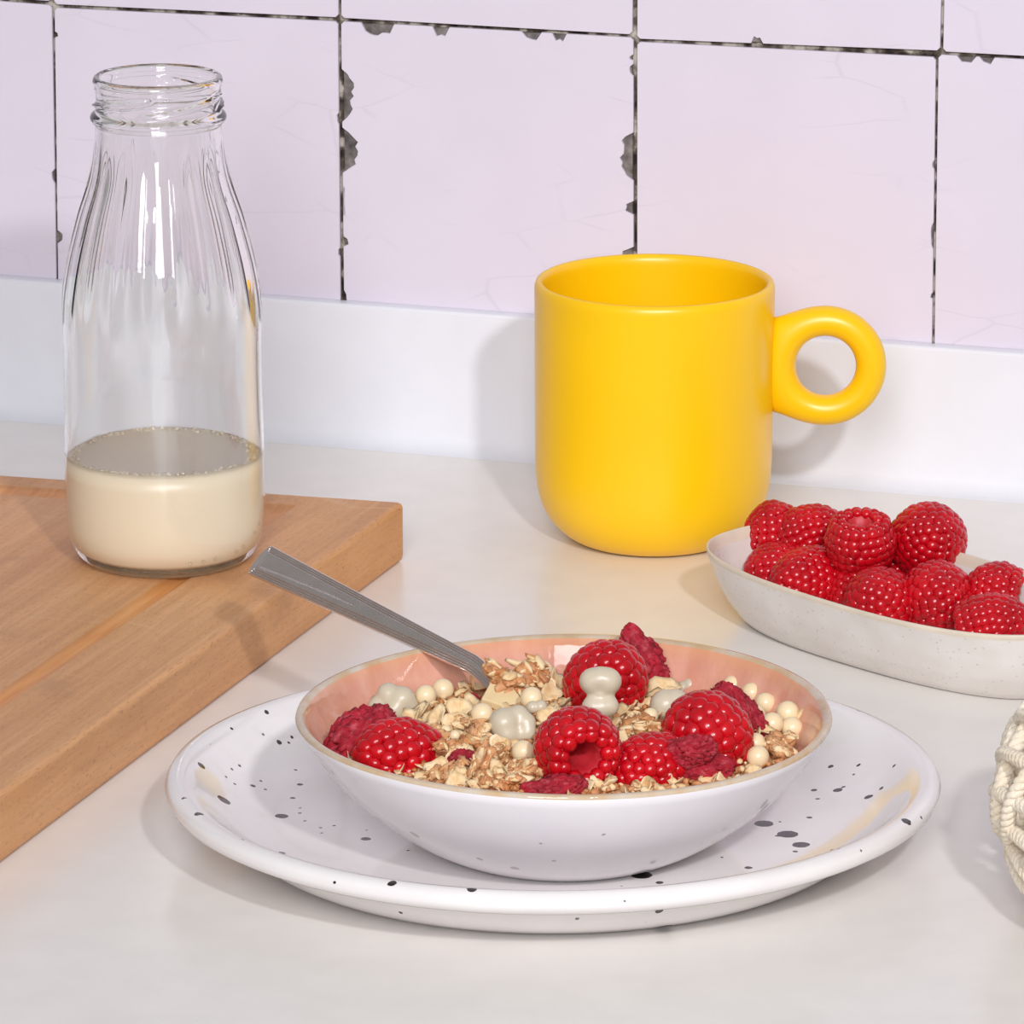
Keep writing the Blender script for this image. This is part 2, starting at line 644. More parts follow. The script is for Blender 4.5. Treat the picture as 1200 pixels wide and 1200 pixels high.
def build_wall():
    th = 0.0085
    pts = [wallp(u, z, o) for o in (OFF + 0.0022, OFF + 0.06) for u, z in ((-0.95, 0.0002), (0.95, 0.0002), (0.95, 0.6), (-0.95, 0.6))]
    pts = [Vector(p) for p in pts]
    me = mesh_from('wall_back', pts, [(0, 1, 2, 3), (7, 6, 5, 4), (0, 4, 5, 1), (1, 5, 6, 2), (2, 6, 7, 3), (3, 7, 4, 0)], MAT['mortar'], False)
    wall = link('wall_back', me)
    wall['kind'] = 'structure'
    q = lambda x, y: onwall(x, y, OFF)

    def chipped(corners, chips, rng):
        """outline of a tile from its four corners TL,TR,BR,BL with chip polylines per edge"""
        out = []
        for e in range(4):
            a, b = Vector(corners[e]), Vector(corners[(e + 1) % 4])
            d = (b - a).normalized()
            L = (b - a).length
            nrm = Vector((d.y, -d.x))            # into the tile when the outline runs clockwise
            c = 0.0011
            out.append(a + d * c)
            items = []
            for (t0, t1, depth) in chips.get(e, []):
                items.append((t0 * L, t1 * L, depth))
            items.sort()
            for s0, s1, dep in items:
                m = max(4, int((s1 - s0) / 0.0016))
                out.append(a + d * s0)
                for k in range(m + 1):
                    f = k / m
                    prof = min(1, 4.5 * f, 4.5 * (1 - f)) ** 0.6
                    h = dep * (prof * rng.uniform(0.62, 1.0) + 0.05)
                    out.append(a + d * (s0 + (s1 - s0) * (0.02 + 0.96 * f)) + nrm * h)
                out.append(a + d * s1)
            out.append(b - d * c)
        return out

    def tile(corners, chips=None, seed=0):
        rng = random.Random(seed)
        corners = [Vector(c) for c in corners]
        ol = chipped(corners, chips or {}, rng)
        n = len(ol)
        tz = rng.uniform(-0.00015, 0.00015)
        cen = sum(ol, Vector((0, 0))) / n
        V = []
        # inward normals for an eased glaze edge
        ins = []
        for i in range(n):
            a, b, c = ol[i - 1], ol[i], ol[(i + 1) % n]
            d1, d2 = (b - a), (c - b)
            d1 = d1.normalized() if d1.length > 1e-7 else Vector((1, 0))
            d2 = d2.normalized() if d2.length > 1e-7 else d1
            nn = Vector((d1.y, -d1.x)) + Vector((d2.y, -d2.x))
            nn = nn.normalized() if nn.length > 1e-6 else Vector((0, 0))
            short = min((b - a).length, (c - b).length)
            nn = nn * (1.0 if short > 0.0028 else 0.22)
            ins.append(nn)
        for dist, off in ((0.0, 0.0012), (0.0, 0.0005), (0.00025, 0.00012), (0.0007, 0.0)):
            for p, nn in zip(ol, ins):
                s = p + nn * dist
                V.append(wallp(s.x, s.y, OFF + off + tz))
        F = []
        for r in range(3):
            for i in range(n):
                j = (i + 1) % n
                F.append((r * n + i, r * n + j, (r + 1) * n + j, (r + 1) * n + i))
        F.append(tuple(3 * n + i for i in range(n)))
        bm = bmesh.new()
        bv = [bm.verts.new(v) for v in V]
        for f in F:
            try:
                bm.faces.new([bv[i] for i in f])
            except ValueError:
                pass
        bmesh.ops.recalc_face_normals(bm, faces=bm.faces)
        fl = max(bm.faces, key=lambda f: len(f.verts))
        for f in bm.faces:
            f.smooth = False
        if fl.normal.dot(WN) < 0:
            bmesh.ops.reverse_faces(bm, faces=bm.faces)
        me = bpy.data.meshes.new('tile')
        bm.to_mesh(me)
        bm.free()
        me.materials.append(MAT['tile'])
        t = link('tile', me, wall)
        # the clay body behind the glaze, seen where the glaze is chipped off
        cs = [c + (cen - c).normalized() * 0.0008 for c in corners]
        m = 26
        BV, BF = [], []
        for i in range(m + 1):
            for k in range(m + 1):
                fu, fv = i / m, k / m
                top = cs[0].lerp(cs[1], fu)
                bot = cs[3].lerp(cs[2], fu)
                p = top.lerp(bot, fv)
                wob = 0.0002 * noise.noise(Vector((p.x * 260, p.y * 260, seed)))
                BV.append(wallp(p.x, p.y, OFF + 0.0011 + wob + tz))
        for i in range(m):
            for k in range(m):
                BF.append((i * (m + 1) + k, i * (m + 1) + k + 1, (i + 1) * (m + 1) + k + 1, (i + 1) * (m + 1) + k))
        nb = len(BV)
        for c in cs:
            BV.append(wallp(c.x, c.y, OFF + 0.007))
        rim = [0, m * (m + 1), (m + 1) * (m + 1) - 1, m]
        for i in range(4):
            j = (i + 1) % 4
            BF.append((rim[i], rim[j], nb + j, nb + i))
        link('tile_body', mesh_from('tile_body', BV, BF, MAT['clay'], False), t)

    zl = 0.1597            # joint line above the second course
    g = 0.0007
    W = 0.1136
    # course 2 (whole in view), corners measured from the photograph
    tb = 0.0450
    px2 = [
        ([q(-330, -24), q(60.5, 6), None, None], {1: [(0.55, 0.6, 0.0012)]}),
        ([q(64, 9), q(396, 25), None, None], {3: [(0.20, 0.245, 0.0024), (0.9, 0.92, 0.0012)], 1: [(0.3, 0.34, 0.0008), (0.75, 0.78, 0.0008)]}),
        ([q(399.5, 25), q(742, 44), None, None],
         {0: [(0.068, 0.185, 0.0050), (0.315, 0.375, 0.0034), (0.62, 0.69, 0.0030), (0.725, 0.775, 0.0030)],
          1: [(0.055, 0.075, 0.0015), (0.085, 0.125, 0.0014), (0.305, 0.465, 0.0050), (0.53, 0.575, 0.0030), (0.68, 0.745, 0.0042)],
          3: [(0.50, 0.652, 0.0058), (0.668, 0.845, 0.0046), (0.255, 0.29, 0.0020), (0.44, 0.455, 0.0008), (0.36, 0.375, 0.0008), (0.05, 0.11, 0.0010)]}),
        ([q(746.5, 49), q(1096.5, 67), None, None], {1: [(0.33, 0.36, 0.0009), (0.53, 0.62, 0.0009), (0.76, 0.78, 0.0008)]}),
        ([q(1099.5, 64), q(1460, 84), None, None], {0: [(0.06, 0.125, 0.0022), (0.135, 0.185, 0.0024)]}),
    ]
    bottoms = [(None, 66.0), (68.0, 399.0), (403.0, 742.5), (746.5, 1092.0), (1095.0, None)]
    seed = 1
    for i, ((tl, tr, _, _), ch) in enumerate(px2):
        tl, tr = list(tl), list(tr)
        zb = tb
        xb0, xb1 = bottoms[i]
        ul = tl[0] if xb0 is None else onwall(xb0, 330 + xb0 * 0.0725, OFF)[0]
        ur = tr[0] if xb1 is None else onwall(xb1, 330 + xb1 * 0.0725, OFF)[0]
        tile([tl, tr, (ur, zb), (ul, zb)], ch, seed)
        seed += 1
    # course 3 (its feet in view)
    zt3 = zl + 0.1137
    px3 = [((-330, -27), (59.5, 1.5)), ((63.5, 5), (396.5, 20.5)), ((400, 21), (741, 40.5)), ((746.5, 45.5), (1101.5, 59.5)), ((1105, 60.5), (1460, 80))]
    ch3 = [{}, {}, {}, {2: [(0.58, 0.62, 0.0026)]}, {}]
    for i, (a, b) in enumerate(px3):
        bl, br = q(*a), q(*b)
        tile([(bl[0], zt3), (br[0], zt3), br, bl], ch3[i], seed)
        seed += 1
    # plain tiles beyond the frame
    uL = q(-330, -24)[0]
    uR = q(1460, 84)[0]
    for row in range(-1, 5):
        z0 = tb + (row - 0) * (W + 0.001)
        if row == -1:
            continue
        for k in range(-3, 9):
            u0 = uL + k * (W + 0.0006)
            inside = (u0 > uL - 0.01 and u0 < uR - 0.02)
            if inside and row in (0, 1):
                continue
            if u0 < -0.93 or u0 + W > 0.93:
                continue
            z0r, z1r = (tb, zl - 0.0006) if row == 0 else ((zl + .0006, zt3) if row == 1 else (zt3 + 0.001 + (row - 2) * (W + 0.001), zt3 + (row - 1) * (W + 0.001)))
            if row == 4:
                continue
            if u0 >= uR - 0.02:
                u0 = uR + 0.001 + (k - 5) * (W + 0.0006)
                if u0 < uR:
                    continue
            tile([(u0, z1r), (u0 + W, z1r), (u0 + W, z0r), (u0, z0r)], None, seed)
            seed += 1


build_wall()


# ================================================================== CUTTING BOARD
BT = 0.0212
BC = Vector((-0.0372, -0.0624, 0))
BU = Vector((-0.329, -0.9443, 0)).normalized()
BV_ = Vector((-0.9698, 0.244, 0)).normalized()


def build_board():
    root = empty('cutting_board', BC, math.atan2(BU.y, BU.x))
    tag(root, 'thick worn beech cutting board with a juice groove, under the milk bottle', 'cutting board')
    R = Matrix.Rotation(-math.atan2(BU.y, BU.x), 3, 'Z')
    LU, LV = 0.40, 0.26

    def P(u, v, z):
        return R @ (BU * u + BV_ * v) + Vector((0, 0, z))
    bm = bmesh.new()
    lo = [bm.verts.new(P(u, v, 0)) for u, v in ((0, 0), (LU, 0), (LU, LV), (0, LV))]
    hi = [bm.verts.new(P(u, v, BT)) for u, v in ((0, 0), (LU, 0), (LU, LV), (0, LV))]
    # groove rings: u starts further in on the end-grain side
    def ring(du, dv, z):
        return [bm.verts.new(P(u, v, z)) for u, v in ((du, dv), (LU - du, dv), (LU - du, LV - dv), (du, LV - dv))]
    a = ring(0.0140, 0.0335, BT)
    segs = 5
    rings = [hi, a]
    for k in range(1, segs):
        f = k / segs
        dep = 0.0016 * math.sin(PI * f)
        rings.append(ring(0.0140 + 0.0120 * f, 0.0335 + 0.0078 * f, BT - dep))
    rings.append(ring(0.0260, 0.0413, BT))
    bm.faces.new(lo[::-1])
    gf = []
    for k in range(4):
        j = (k + 1) % 4
        bm.faces.new((lo[k], lo[j], hi[j], hi[k]))
        for r in range(len(rings) - 1):
            f = bm.faces.new((rings[r][k], rings[r][j], rings[r + 1][j], rings[r + 1][k]))
            if r >= 1:
                f.material_index = 1
                f.smooth = True
    bm.faces.new(rings[-1])
    bmesh.ops.recalc_face_normals(bm, faces=bm.faces)
    ed = []
    for e in bm.edges:
        s = set(e.verts)
        if s <= set(hi) or s <= set(lo) or (len(s & set(hi)) == 1 and len(s & set(lo)) == 1):
            ed.append(e)
    vert_e = [e for e in ed if abs(e.verts[0].co.z - e.verts[1].co.z) > 0.01]
    bmesh.ops.bevel(bm, geom=ed, offset=0.0022, segments=3, affect='EDGES', profile=0.5)
    me = bpy.data.meshes.new('board')
    bm.to_mesh(me)
    bm.free()
    me.materials.append(MAT['wood'])
    me.materials.append(MAT['groove'])
    b = link('board', me, root)
    md = b.modifiers.new('wn', 'WEIGHTED_NORMAL')


build_board()

# ================================================================== MILK BOTTLE
BOT = Vector((-0.1152, -0.1324, BT + 0.0002))


def build_bottle():
    prof = [(0.0, 0.0030), (0.017, 0.0026), (0.0215, 0.0006), (0.0245, 0.0), (0.0275, 0.0007), (0.0303, 0.0036), (0.0322, 0.0085),
            (0.0330, 0.0150), (0.0331, 0.030), (0.0329, 0.045), (0.0326, 0.074), (0.0328, 0.0815), (0.0327, 0.088), (0.0320, 0.0955),
            (0.0306, 0.1030), (0.0270, 0.1168), (0.0240, 0.1260), (0.0222, 0.1330), (0.0211, 0.1400), (0.0207, 0.1455),
            (0.0207, 0.1470), (0.0218, 0.1480), (0.0223, 0.1492), (0.0218, 0.1504), (0.0206, 0.1514), (0.0203, 0.1530), (0.0203, 0.1575),
            (0.0205, 0.1590), (0.0210, 0.1602), (0.0212, 0.1614), (0.0208, 0.1625), (0.0199, 0.1630), (0.0191, 0.1625), (0.0187, 0.1610)]
    inner = [(0.0185, 0.1575), (0.0184, 0.1500), (0.0186, 0.1440), (0.0192, 0.1390), (0.0203, 0.1330), (0.0220, 0.1260), (0.0250, 0.1168),
             (0.0286, 0.1030), (0.0300, 0.0955), (0.0307, 0.088), (0.0308, 0.074), (0.0312, 0.045), (0.0321, 0.034), (0.0322, 0.030), (0.0321, 0.0155),
             (0.0314, 0.0092), (0.0296, 0.0050), (0.0270, 0.0032), (0.022, 0.0030), (0.0, 0.0042)]
    outp = resample(prof, 0.0006)
    n_out = len(outp)
    full = outp + resample(inner, 0.003)

    def sm(a, b, x):
        t = min(1, max(0, (x - a) / (b - a)))
        return t * t * (3 - 2 * t)

    def rf(t, r, z, i):
        if i < n_out:
            fl = sm(0.078, 0.100, z) * (1 - sm(0.128, 0.1445, z))
            if fl:
                s = abs(math.cos(9.0 * (t + 0.13)))       # eighteen flutes meeting in soft ridges
                r = r - 0.0011 * fl * s ** 1.0 + 0.0002 * fl
            if 0.1505 < z < 0.1600:                        # four-start screw thread
                for s0 in range(4):
                    a = (t + 0.35 - s0 * PI / 2) % (2 * PI)
                    if a < 1.95:
                        zc = 0.1521 + 0.0062 * (a / 1.95)
                        env = sm(0, 0.25, a) * (1 - sm(1.70, 1.95, a))
                        r += 0.00135 * env * math.exp(-((z - zc) / 0.00062) ** 2)
        return (r * math.cos(t), r * math.sin(t), z)
    me = lathe_mesh('milk_bottle', full, MAT['glass'], 216, rf)
    root = link('milk_bottle', me, None, BOT)
    tag(root, 'clear glass milk bottle with fluted shoulder and open screw neck on the cutting board', 'bottle')
    S = Soup()
    V, F, _ = ICO[2]
    for k, (dx, dz) in enumerate(((0.0098, .0045), (0.0140, .0048), (0.0178, .0052), (0.0245, 0.0064), (0.0268, 0.0072), (0.0300, 0.0105), (0.0314, 0.0125))):
        r = 0.0318 if dz < 0.006 else 0.0328
        a = math.asin(min(0.99, dx / r))
        p = np.array([dx, -r * math.cos(a) + 0.0004, dz + 0.0016])
        S.add(V * 0.0008 + p, F)
    d = link('grip_dot', S.mesh('grip_dot', MAT['glass']), root)
    d['label'] = 'row of raised glass dots near the base'


build_bottle()


def build_milk():
    lvl = 0.0362
    pr = [(0.0, 0.0040), (0.022, 0.0028), (0.0272, 0.0030), (0.0299, 0.0048), (0.0317, 0.0091), (0.0324, 0.0155), (0.0325, 0.030), (0.0322, lvl + 0.0004),
          (0.0312, lvl + 0.0002), (0.0300, lvl), (0.0, lvl)]
    root = link('milk', lathe_mesh('milk', resample(pr[:7], 0.003)[:-1] + pr[6:], MAT['milk'], 96), None, BOT)
    tag(root, 'pale beige oat milk filling the lower third of the glass bottle', 'milk')
    S = Soup()
    rng = random.Random(5)
    V, F, _ = ICO[2]
    for k in range(230):
        t = rng.uniform(0, 2 * PI)
        r = 0.0010 * rng.uniform(0.35, 1.0)
        rr = 0.0313 - abs(rng.gauss(0, 0.0011))
        S.add(V * r + np.array([rr * math.cos(t), rr * math.sin(t), lvl + r * 0.2]), F)
    f = link('foam', S.mesh('foam', MAT['foam']), root)
    f['kind'] = 'stuff'


build_milk()

# ================================================================== YELLOW MUG
MUG = Vector((0.0496, -0.0339, 0.0002))


def build_mug():
    root = empty('mug', MUG, 0.0)
    tag(root, 'plain yellow ceramic mug with a round ring handle, in front of the white upstand', 'mug')
    prof = [(0.0, 0.0016), (0.020, 0.0014), (0.0222, 0.0), (0.0245, 0.0), (0.0285, 0.0012), (0.0335, 0.0047), (0.0378, 0.0102), (0.0403, 0.0170), (0.0414, 0.0260),
            (0.0416, 0.0400), (0.0418, 0.0860), (0.0418, 0.0910), (0.0413, 0.0925), (0.0403, 0.0931), (0.0392, 0.0925), (0.0387, 0.0908),
            (0.0386, 0.0850), (0.0385, 0.0300), (0.0370, 0.0190), (0.0330, 0.0105), (0.027, 0.0068), (0.018, 0.0056), (0.0, 0.0056)]
    link('mug_body', lathe_mesh('mug_body', resample(prof, 0.0012), MAT['yellow'], 128), root)
    # ring handle swelling where it grows out of the wall
    R, r0 = 0.0160, 0.0053
    V, F = [], []
    nu, nv = 72, 20
    for i in range(nu):
        a = 2 * PI * i / nu
        near = max(0.0, -math.cos(a)) ** 3
        r = r0 * (1 + 0.10 * near)
        for k in range(nv):
            b = 2 * PI * k / nv
            rr = R + r * math.cos(b)
            x = rr * math.cos(a)
            z = rr * math.sin(a)
            if x < 0 and math.cos(b) > 0:                  # the outer side runs into the wall in a fillet
                xx = min(-x, 0.0178)
                ro = R + r0
                want = 0.0163 + (ro - 0.0163) * math.cos(PI / 2 * xx / 0.0178)
                z *= 1 + (want / math.sqrt(ro * ro - xx * xx) - 1) * math.cos(b)
            V.append((0.0596 + x, r * math.sin(b), 0.0632 + z))
    for i in range(nu):
        for k in range(nv):
            i2, k2 = (i + 1) % nu, (k + 1) % nv
            F.append((i * nv + k, i2 * nv + k, i2 * nv + k2, i * nv + k2))
    h = link('handle', mesh_from('handle', V, F, MAT['yellow']), root)
    h.rotation_euler = (0, 0, -0.06)


build_mug()

# ================================================================== PLATE
PLC = Vector((0.0117, -0.359, 0.0002))
PLZ = 0.0085                                             # floor height of the plate


def build_plate():
    prof = [(0.0, 0.003), (0.074, 0.003), (0.076, 0.0), (0.081, 0.0), (0.0858, 0.0010), (0.0925, 0.0052), (0.0965, 0.0098), (0.0995, 0.0126), (0.1045, 0.0138),
            (0.1095, 0.0148), (0.1124, 0.0165), (0.1133, 0.0188), (0.1120, 0.0209), (0.1095, 0.0217), (0.1067, 0.0210), (0.1038, 0.0186), (0.0995, 0.0150),
            (0.094, 0.0114), (0.086, 0.0093), (0.076, 0.0085), (0.0, 0.0085)]
    ky = 0.108 / 0.1132
    rot = math.radians(3)

    def rf(t, r, z, i):
        k = r * (1 + 0.004 * math.sin(3 * t + 0.6) * (r / 0.11) ** 2)
        x, y = k * math.cos(t), k * ky * math.sin(t)
        return (x * math.cos(rot) - y * math.sin(rot), x * math.sin(rot) + y * math.cos(rot), z)
    me = lathe_mesh('plate', resample(prof, 0.003), MAT['worktop'], 144, rf)
    o = link('plate', me, None, PLC)
    tag(o, 'round white plate with black paint specks, under the muesli bowl', 'plate')
    # where the paint specks sit on the glaze
    bvh = BVHTree.FromPolygons([v.co for v in me.vertices], [p.vertices[:] for p in me.polygons])
    A = [(418, 172, 10), (465, 284, 11), (512, 265, 7), (177, 370, 17), (260, 498, 27), (168, 548, 17), (112, 490, 10), (368, 445, 10), (397, 427, 6),
         (542, 440, 12), (515, 490, 10), (474, 557, 24), (541, 546, 7), (786, 641, 18), (476, 693, 13), (318, 370, 5), (525, 386, 4), (331, 644, 5),
         (882, 806, 15), (1178, 826, 17), (670, 803, 6), (914, 914, 7), (928, 952, 9), (290, 383, 3), (268, 412, 3), (301, 438, 3), (413, 458, 3), (500, 285, 3), (289, 233, 4), (560, 575, 3), (617, 600, 3), (668, 592, 4), (940, 684, 4)]
    B = [(770, 134, 5), (761, 133, 4), (737, 373, 11), (841, 368, 8), (972, 371, 8), (675, 461, 12), (763, 461, 18), (785, 449, 8), (689, 493, 8),
         (877, 486, 17), (925, 454, 10), (658, 562, 11), (490, 585, 34), (578, 624, 37), (540, 630, 9), (627, 663, 31), (606, 688, 10), (433, 748, 14), (37, 775, 37),
         (104, 803, 14), (1018, 576, 19), (1073, 563, 7), (103, 908, 14), (122, 966, 30), (335, 710, 4), (550, 578, 4), (968, 565, 4), (822, 403, 3)]
    pts = []
    for (ox, oy, L) in ((180, 780, A), (740, 780, B)):
        for X, Y, r in L:
            x, y = ox + X / 3.158, oy + Y / 3.158
            d = ray(x, y)
            hit = bvh.ray_cast(CAM - PLC, d)
            if hit[0] is not None:
                pts.append((tuple(hit[0]), max(0.0005, r / 3.158 / 3850)))
    me.materials[0] = m_speckled('speckled_white_glaze', pts, (0.022, 0.015, 0.013, 1), lin(233, 227, 225), lin(238, 233, 231))


build_plate()

# ================================================================== MUESLI BOWL
BWC = Vector((0.0148, -0.384, PLC.z + PLZ + 0.0002))


def bowl_wob(t, r):
    return r * (1 + (r / 0.0766) ** 3 * (0.004 * math.sin(2 * t + 0.9) + 0.003 * math.sin(3 * t)))


def build_bowl():
    prof = [(0.0, 0.002), (0.0295, 0.002), (0.0315, 0.0), (0.0355, 0.0), (0.0385, 0.0013), (0.0450, 0.0048), (0.0540, 0.0112), (0.0635, 0.0195), (0.0705, 0.0282),
            (0.0748, 0.0348), (0.0766, 0.0379), (0.0762, 0.0389), (0.0750, 0.0391), (0.0738, 0.0382), (0.0716, 0.0340), (0.0672, 0.0265), (0.0605, 0.0190),
            (0.0510, 0.0122), (0.0390, 0.0076), (0.020, 0.0052), (0.0, 0.0050)]
    P = resample(prof, 0.002)
    imax = max(range(len(P)), key=lambda i: P[i][1])

    def mf(i):
        z = P[i][1]
        if z > 0.0368 and i < imax:
            return 1
        if i >= imax and z > 0.0384:
            return 1
        return 0 if i < imax else 2

    def rf(t, r, z, i):
        k = bowl_wob(t, r)
        return (k * math.cos(t), k * math.sin(t), z + (r / 0.0766) ** 4 * 0.0006 * math.sin(t * 2 - 0.4))
    pts = []
    me = lathe_mesh('bowl', P, [MAT['worktop'], MAT['bowl_rim'], MAT['bowl_in']], 144, rf, mf)
    bvh = BVHTree.FromPolygons([v.co for v in me.vertices], [p.vertices[:] for p in me.polygons])
    for X, Y, r in ((500, 885, 22), (762, 983, 14), (903, 1020, 18), (83, 612, 10), (120, 690, 8), (1260, 885, 8), (1060, 990, 9)):
        x, y = 340 + X / 3.4286, 720 + Y / 3.4286
        hit = bvh.ray_cast(CAM - BWC, ray(x, y))
        if hit[0] is not None:
            pts.append((tuple(hit[0]), max(0.0005, r / 3.43 / 3950)))
    me.materials[0] = m_speckled('white_bowl_glaze', pts, lin(186, 176, 172), lin(232, 227, 231), lin(237, 232, 234), False, 0.12)
    o = link('bowl', me, None, BWC)
    tag(o, 'white bowl with tan rim and pink inside, full of muesli, on the speckled plate', 'bowl')


build_bowl()

# ================================================================== SPOON
def build_spoon():
    T = np.array([-0.0785, -0.2475, 0.0535])           # handle end
    Rm = np.array([-0.0280, -0.3174, 0.0496])          # where it lies on the rim
    d = Rm - T
    L1 = np.linalg.norm(d)
    ax = d / L1
    # the face of the handle is rolled towards the viewer
    sd = -np.array(RT * 0.806 + UP * 1.0 + FW * 0.273)
    sd = sd - ax * (sd @ ax)
    sd /= np.linalg.norm(sd)
    up = np.cross(ax, sd)
    if up[2] < 0:
        up = -up
    root = empty('spoon', (0, 0, 0))
    root.location = Vector(T)
    tag(root, 'stainless steel spoon with grooved handle, standing in the muesli and over the bowl rim', 'spoon')

    def centre(s):
        drop = 0.0
        if s > 0.114:
            drop = -0.0100 * ((s - 0.114) / 0.03) ** 1.35
        return ax * s + np.array([0, 0, drop])

    def halfw(s):
        t = s / 0.13
        return 0.0031 * max(0, 1 - t) ** 1.1 + 0.0026

    S = Soup()
    Lh = 0.150
    rows = list(np.arange(0, 0.0036, 0.0001)) + list(np.linspace(0.0036, Lh, 150))
    E = list(np.arange(0, 0.00255, 0.000075))
    nm = 25
    nu, nv = len(rows), 2 * len(E) + nm
    top, bot = [], []

    def relief(e):
        """height over the edge distance e: bead, groove, bead, groove, bead"""
        h = 0.0
        if e < 0.0004:
            h -= 0.0005 * (1 - e / 0.0004) ** 2
        for c, a, wd in ((0.00060, -0.00045, 0.00019), (0.00130, -0.00055, 0.00021), (0.00205, -0.00055, 0.00021)):
            h += a * math.exp(-((e - c) / wd) ** 2)
        return h
    for i in range(nu):
        s = float(rows[i])
        w_ = halfw(s)
        c = centre(s)
        mid = w_ - E[-1]
        ys = [-(w_ - e) for e in E] + list(np.linspace(-mid, mid, nm + 2)[1:-1]) + [w_ - e for e in E[::-1]]
        for k in range(nv):
            y = ys[k]
            q = y / w_
            cut = 0.0012 * abs(q) ** 3.2 * 1.0           # bowed end
            ss = max(s, 0) + (cut if s < 0.02 else 0) * (1 - s / 0.02 if s < 0.02 else 0)
            es = max(s, 0.0) + 0.00015
            e = min(w_ - abs(y), es)
            h = relief(e) * (0.80 if e < es else 0.36)
            pan = w_ - 0.0025
            ph = pan * 0.9 * (1 - s / 0.075)
            if s < 0.075 and ph > 0.0005 and s > 0.0026:
                ed = min(ph - abs(y), s - 0.0026)
                if ed > 0:
                    h -= 0.00035 * min(1, ed / 0.0008)
            cc = centre(ss)
            crown = 0.0003 * (1 - q * q)
            top.append(cc + sd * y + up * (0.0009 + h + crown))
            bot.append(cc + sd * y * 0.98 + up * (-0.0007 + 0.0003 * (1 - q * q)))
    V = top + bot
    n = nu * nv
    F = []
    for i in range(nu - 1):
        for k in range(nv - 1):
            a = i * nv + k
            F.append((a, a + 1, a + nv + 1, a + nv))
            F.append((n + a, n + a + nv, n + a + nv + 1, n + a + 1))
        a = i * nv
        F.append((a, a + nv, n + a + nv, n + a))
        b = i * nv + nv - 1
        F.append((b, n + b, n + b + nv, b + nv))
    for k in range(nv - 1):
        F.append((k, n + k, n + k + 1, k + 1))
        b = (nu - 1) * nv + k
        F.append((b, b + 1, n + b + 1, n + b))
    S.add(V, F)
    link('handle', S.mesh('handle', MAT['steel']), root)
    # the bowl of the spoon, sunk in the muesli
    S = Soup()
    V, F, _ = ICO[3]
    c0 = centre(Lh)
    a2 = centre(Lh) - centre(Lh - 0.004)
    a2[2] *= 0.15
    a2 /= np.linalg.norm(a2)
    u2 = np.cross(a2, sd)
    u2 = u2 if u2[2] > 0 else -u2
    Vv = []
    for v in V:
        z = v[2]
        zz = -abs(z) * 0.0062 if z < 0 else -math.sqrt(max(0, 1 - v[0] ** 2 - v[1] ** 2)) * 0.0052
        Vv.append(c0 + a2 * (0.019 + v[0] * 0.021) + sd * v[1] * (0.0135 - 0.002 * v[0]) + u2 * (zz + 0.001))
    S.add(Vv, F)
    link('spoon_bowl', S.mesh('spoon_bowl', MAT['steel']), root)


build_spoon()

# ================================================================== LONG DISH
DC = Vector((0.1275, -0.1718, 0.0002))
DPH = -0.8181
DA, DB, DN = 0.0778, 0.0373, 2.5


def build_dish():
    prof = [(0.0, 0.0010), (0.54, 0.0010), (0.56, 0.0), (0.62, 0.0), (0.70, 0.0024), (0.82, 0.0082), (0.91, 0.0148), (0.975, 0.0215), (1.0, 0.0242), (0.997, 0.0251),
            (0.978, 0.0252), (0.960, 0.0238), (0.90, 0.0168), (0.80, 0.0100), (0.68, 0.0056), (0.50, 0.0042), (0.0, 0.0040)]
    P = []
    for i in range(len(prof) - 1):
        a, b = prof[i], prof[i + 1]
        n = 3
        for k in range(n):
            P.append((a[0] + (b[0] - a[0]) * k / n, a[1] + (b[1] - a[1]) * k / n))
    P.append(prof[-1])
    imax = max(range(len(P)), key=lambda i: P[i][1])

    def rf(t, r, z, i):
        c, s = math.cos(t), math.sin(t)
        k = (abs(c) ** DN + abs(s) ** DN) ** (-1 / DN)
        # inset measured in metres so the wall keeps its slope all round
        ins = (1 - r) * DB * 1.0
        sc = r if r < 0.55 else None
        ra, rb = max(DA - ins, DA * r * 0.0 + 0.0), max(DB - ins, 0.0)
        if r < 0.6:
            ra, rb = (DA - 0.4 * DB) * r / 0.6, DB * r
        zz = z + (0.0010 * c ** 2 + 0.0004 * math.sin(3 * t + 1)) * (z / 0.025)
        return (ra * k * c, rb * k * s, zz)

    def mf(i):
        return 1 if P[i][1] > 0.0232 else 0
    me = lathe_mesh('serving_dish', P, [MAT['dish'], MAT['dish_rim']], 128, rf, mf)
    o = link('serving_dish', me, None, DC)
    o.rotation_euler = (0, 0, DPH)
    md = o.modifiers.new('sub', 'SUBSURF')
    md.levels = 1
    md.render_levels = 1
    tag(o, 'long oval white stoneware dish with a tan rim, holding fresh raspberries', 'dish')


build_dish()


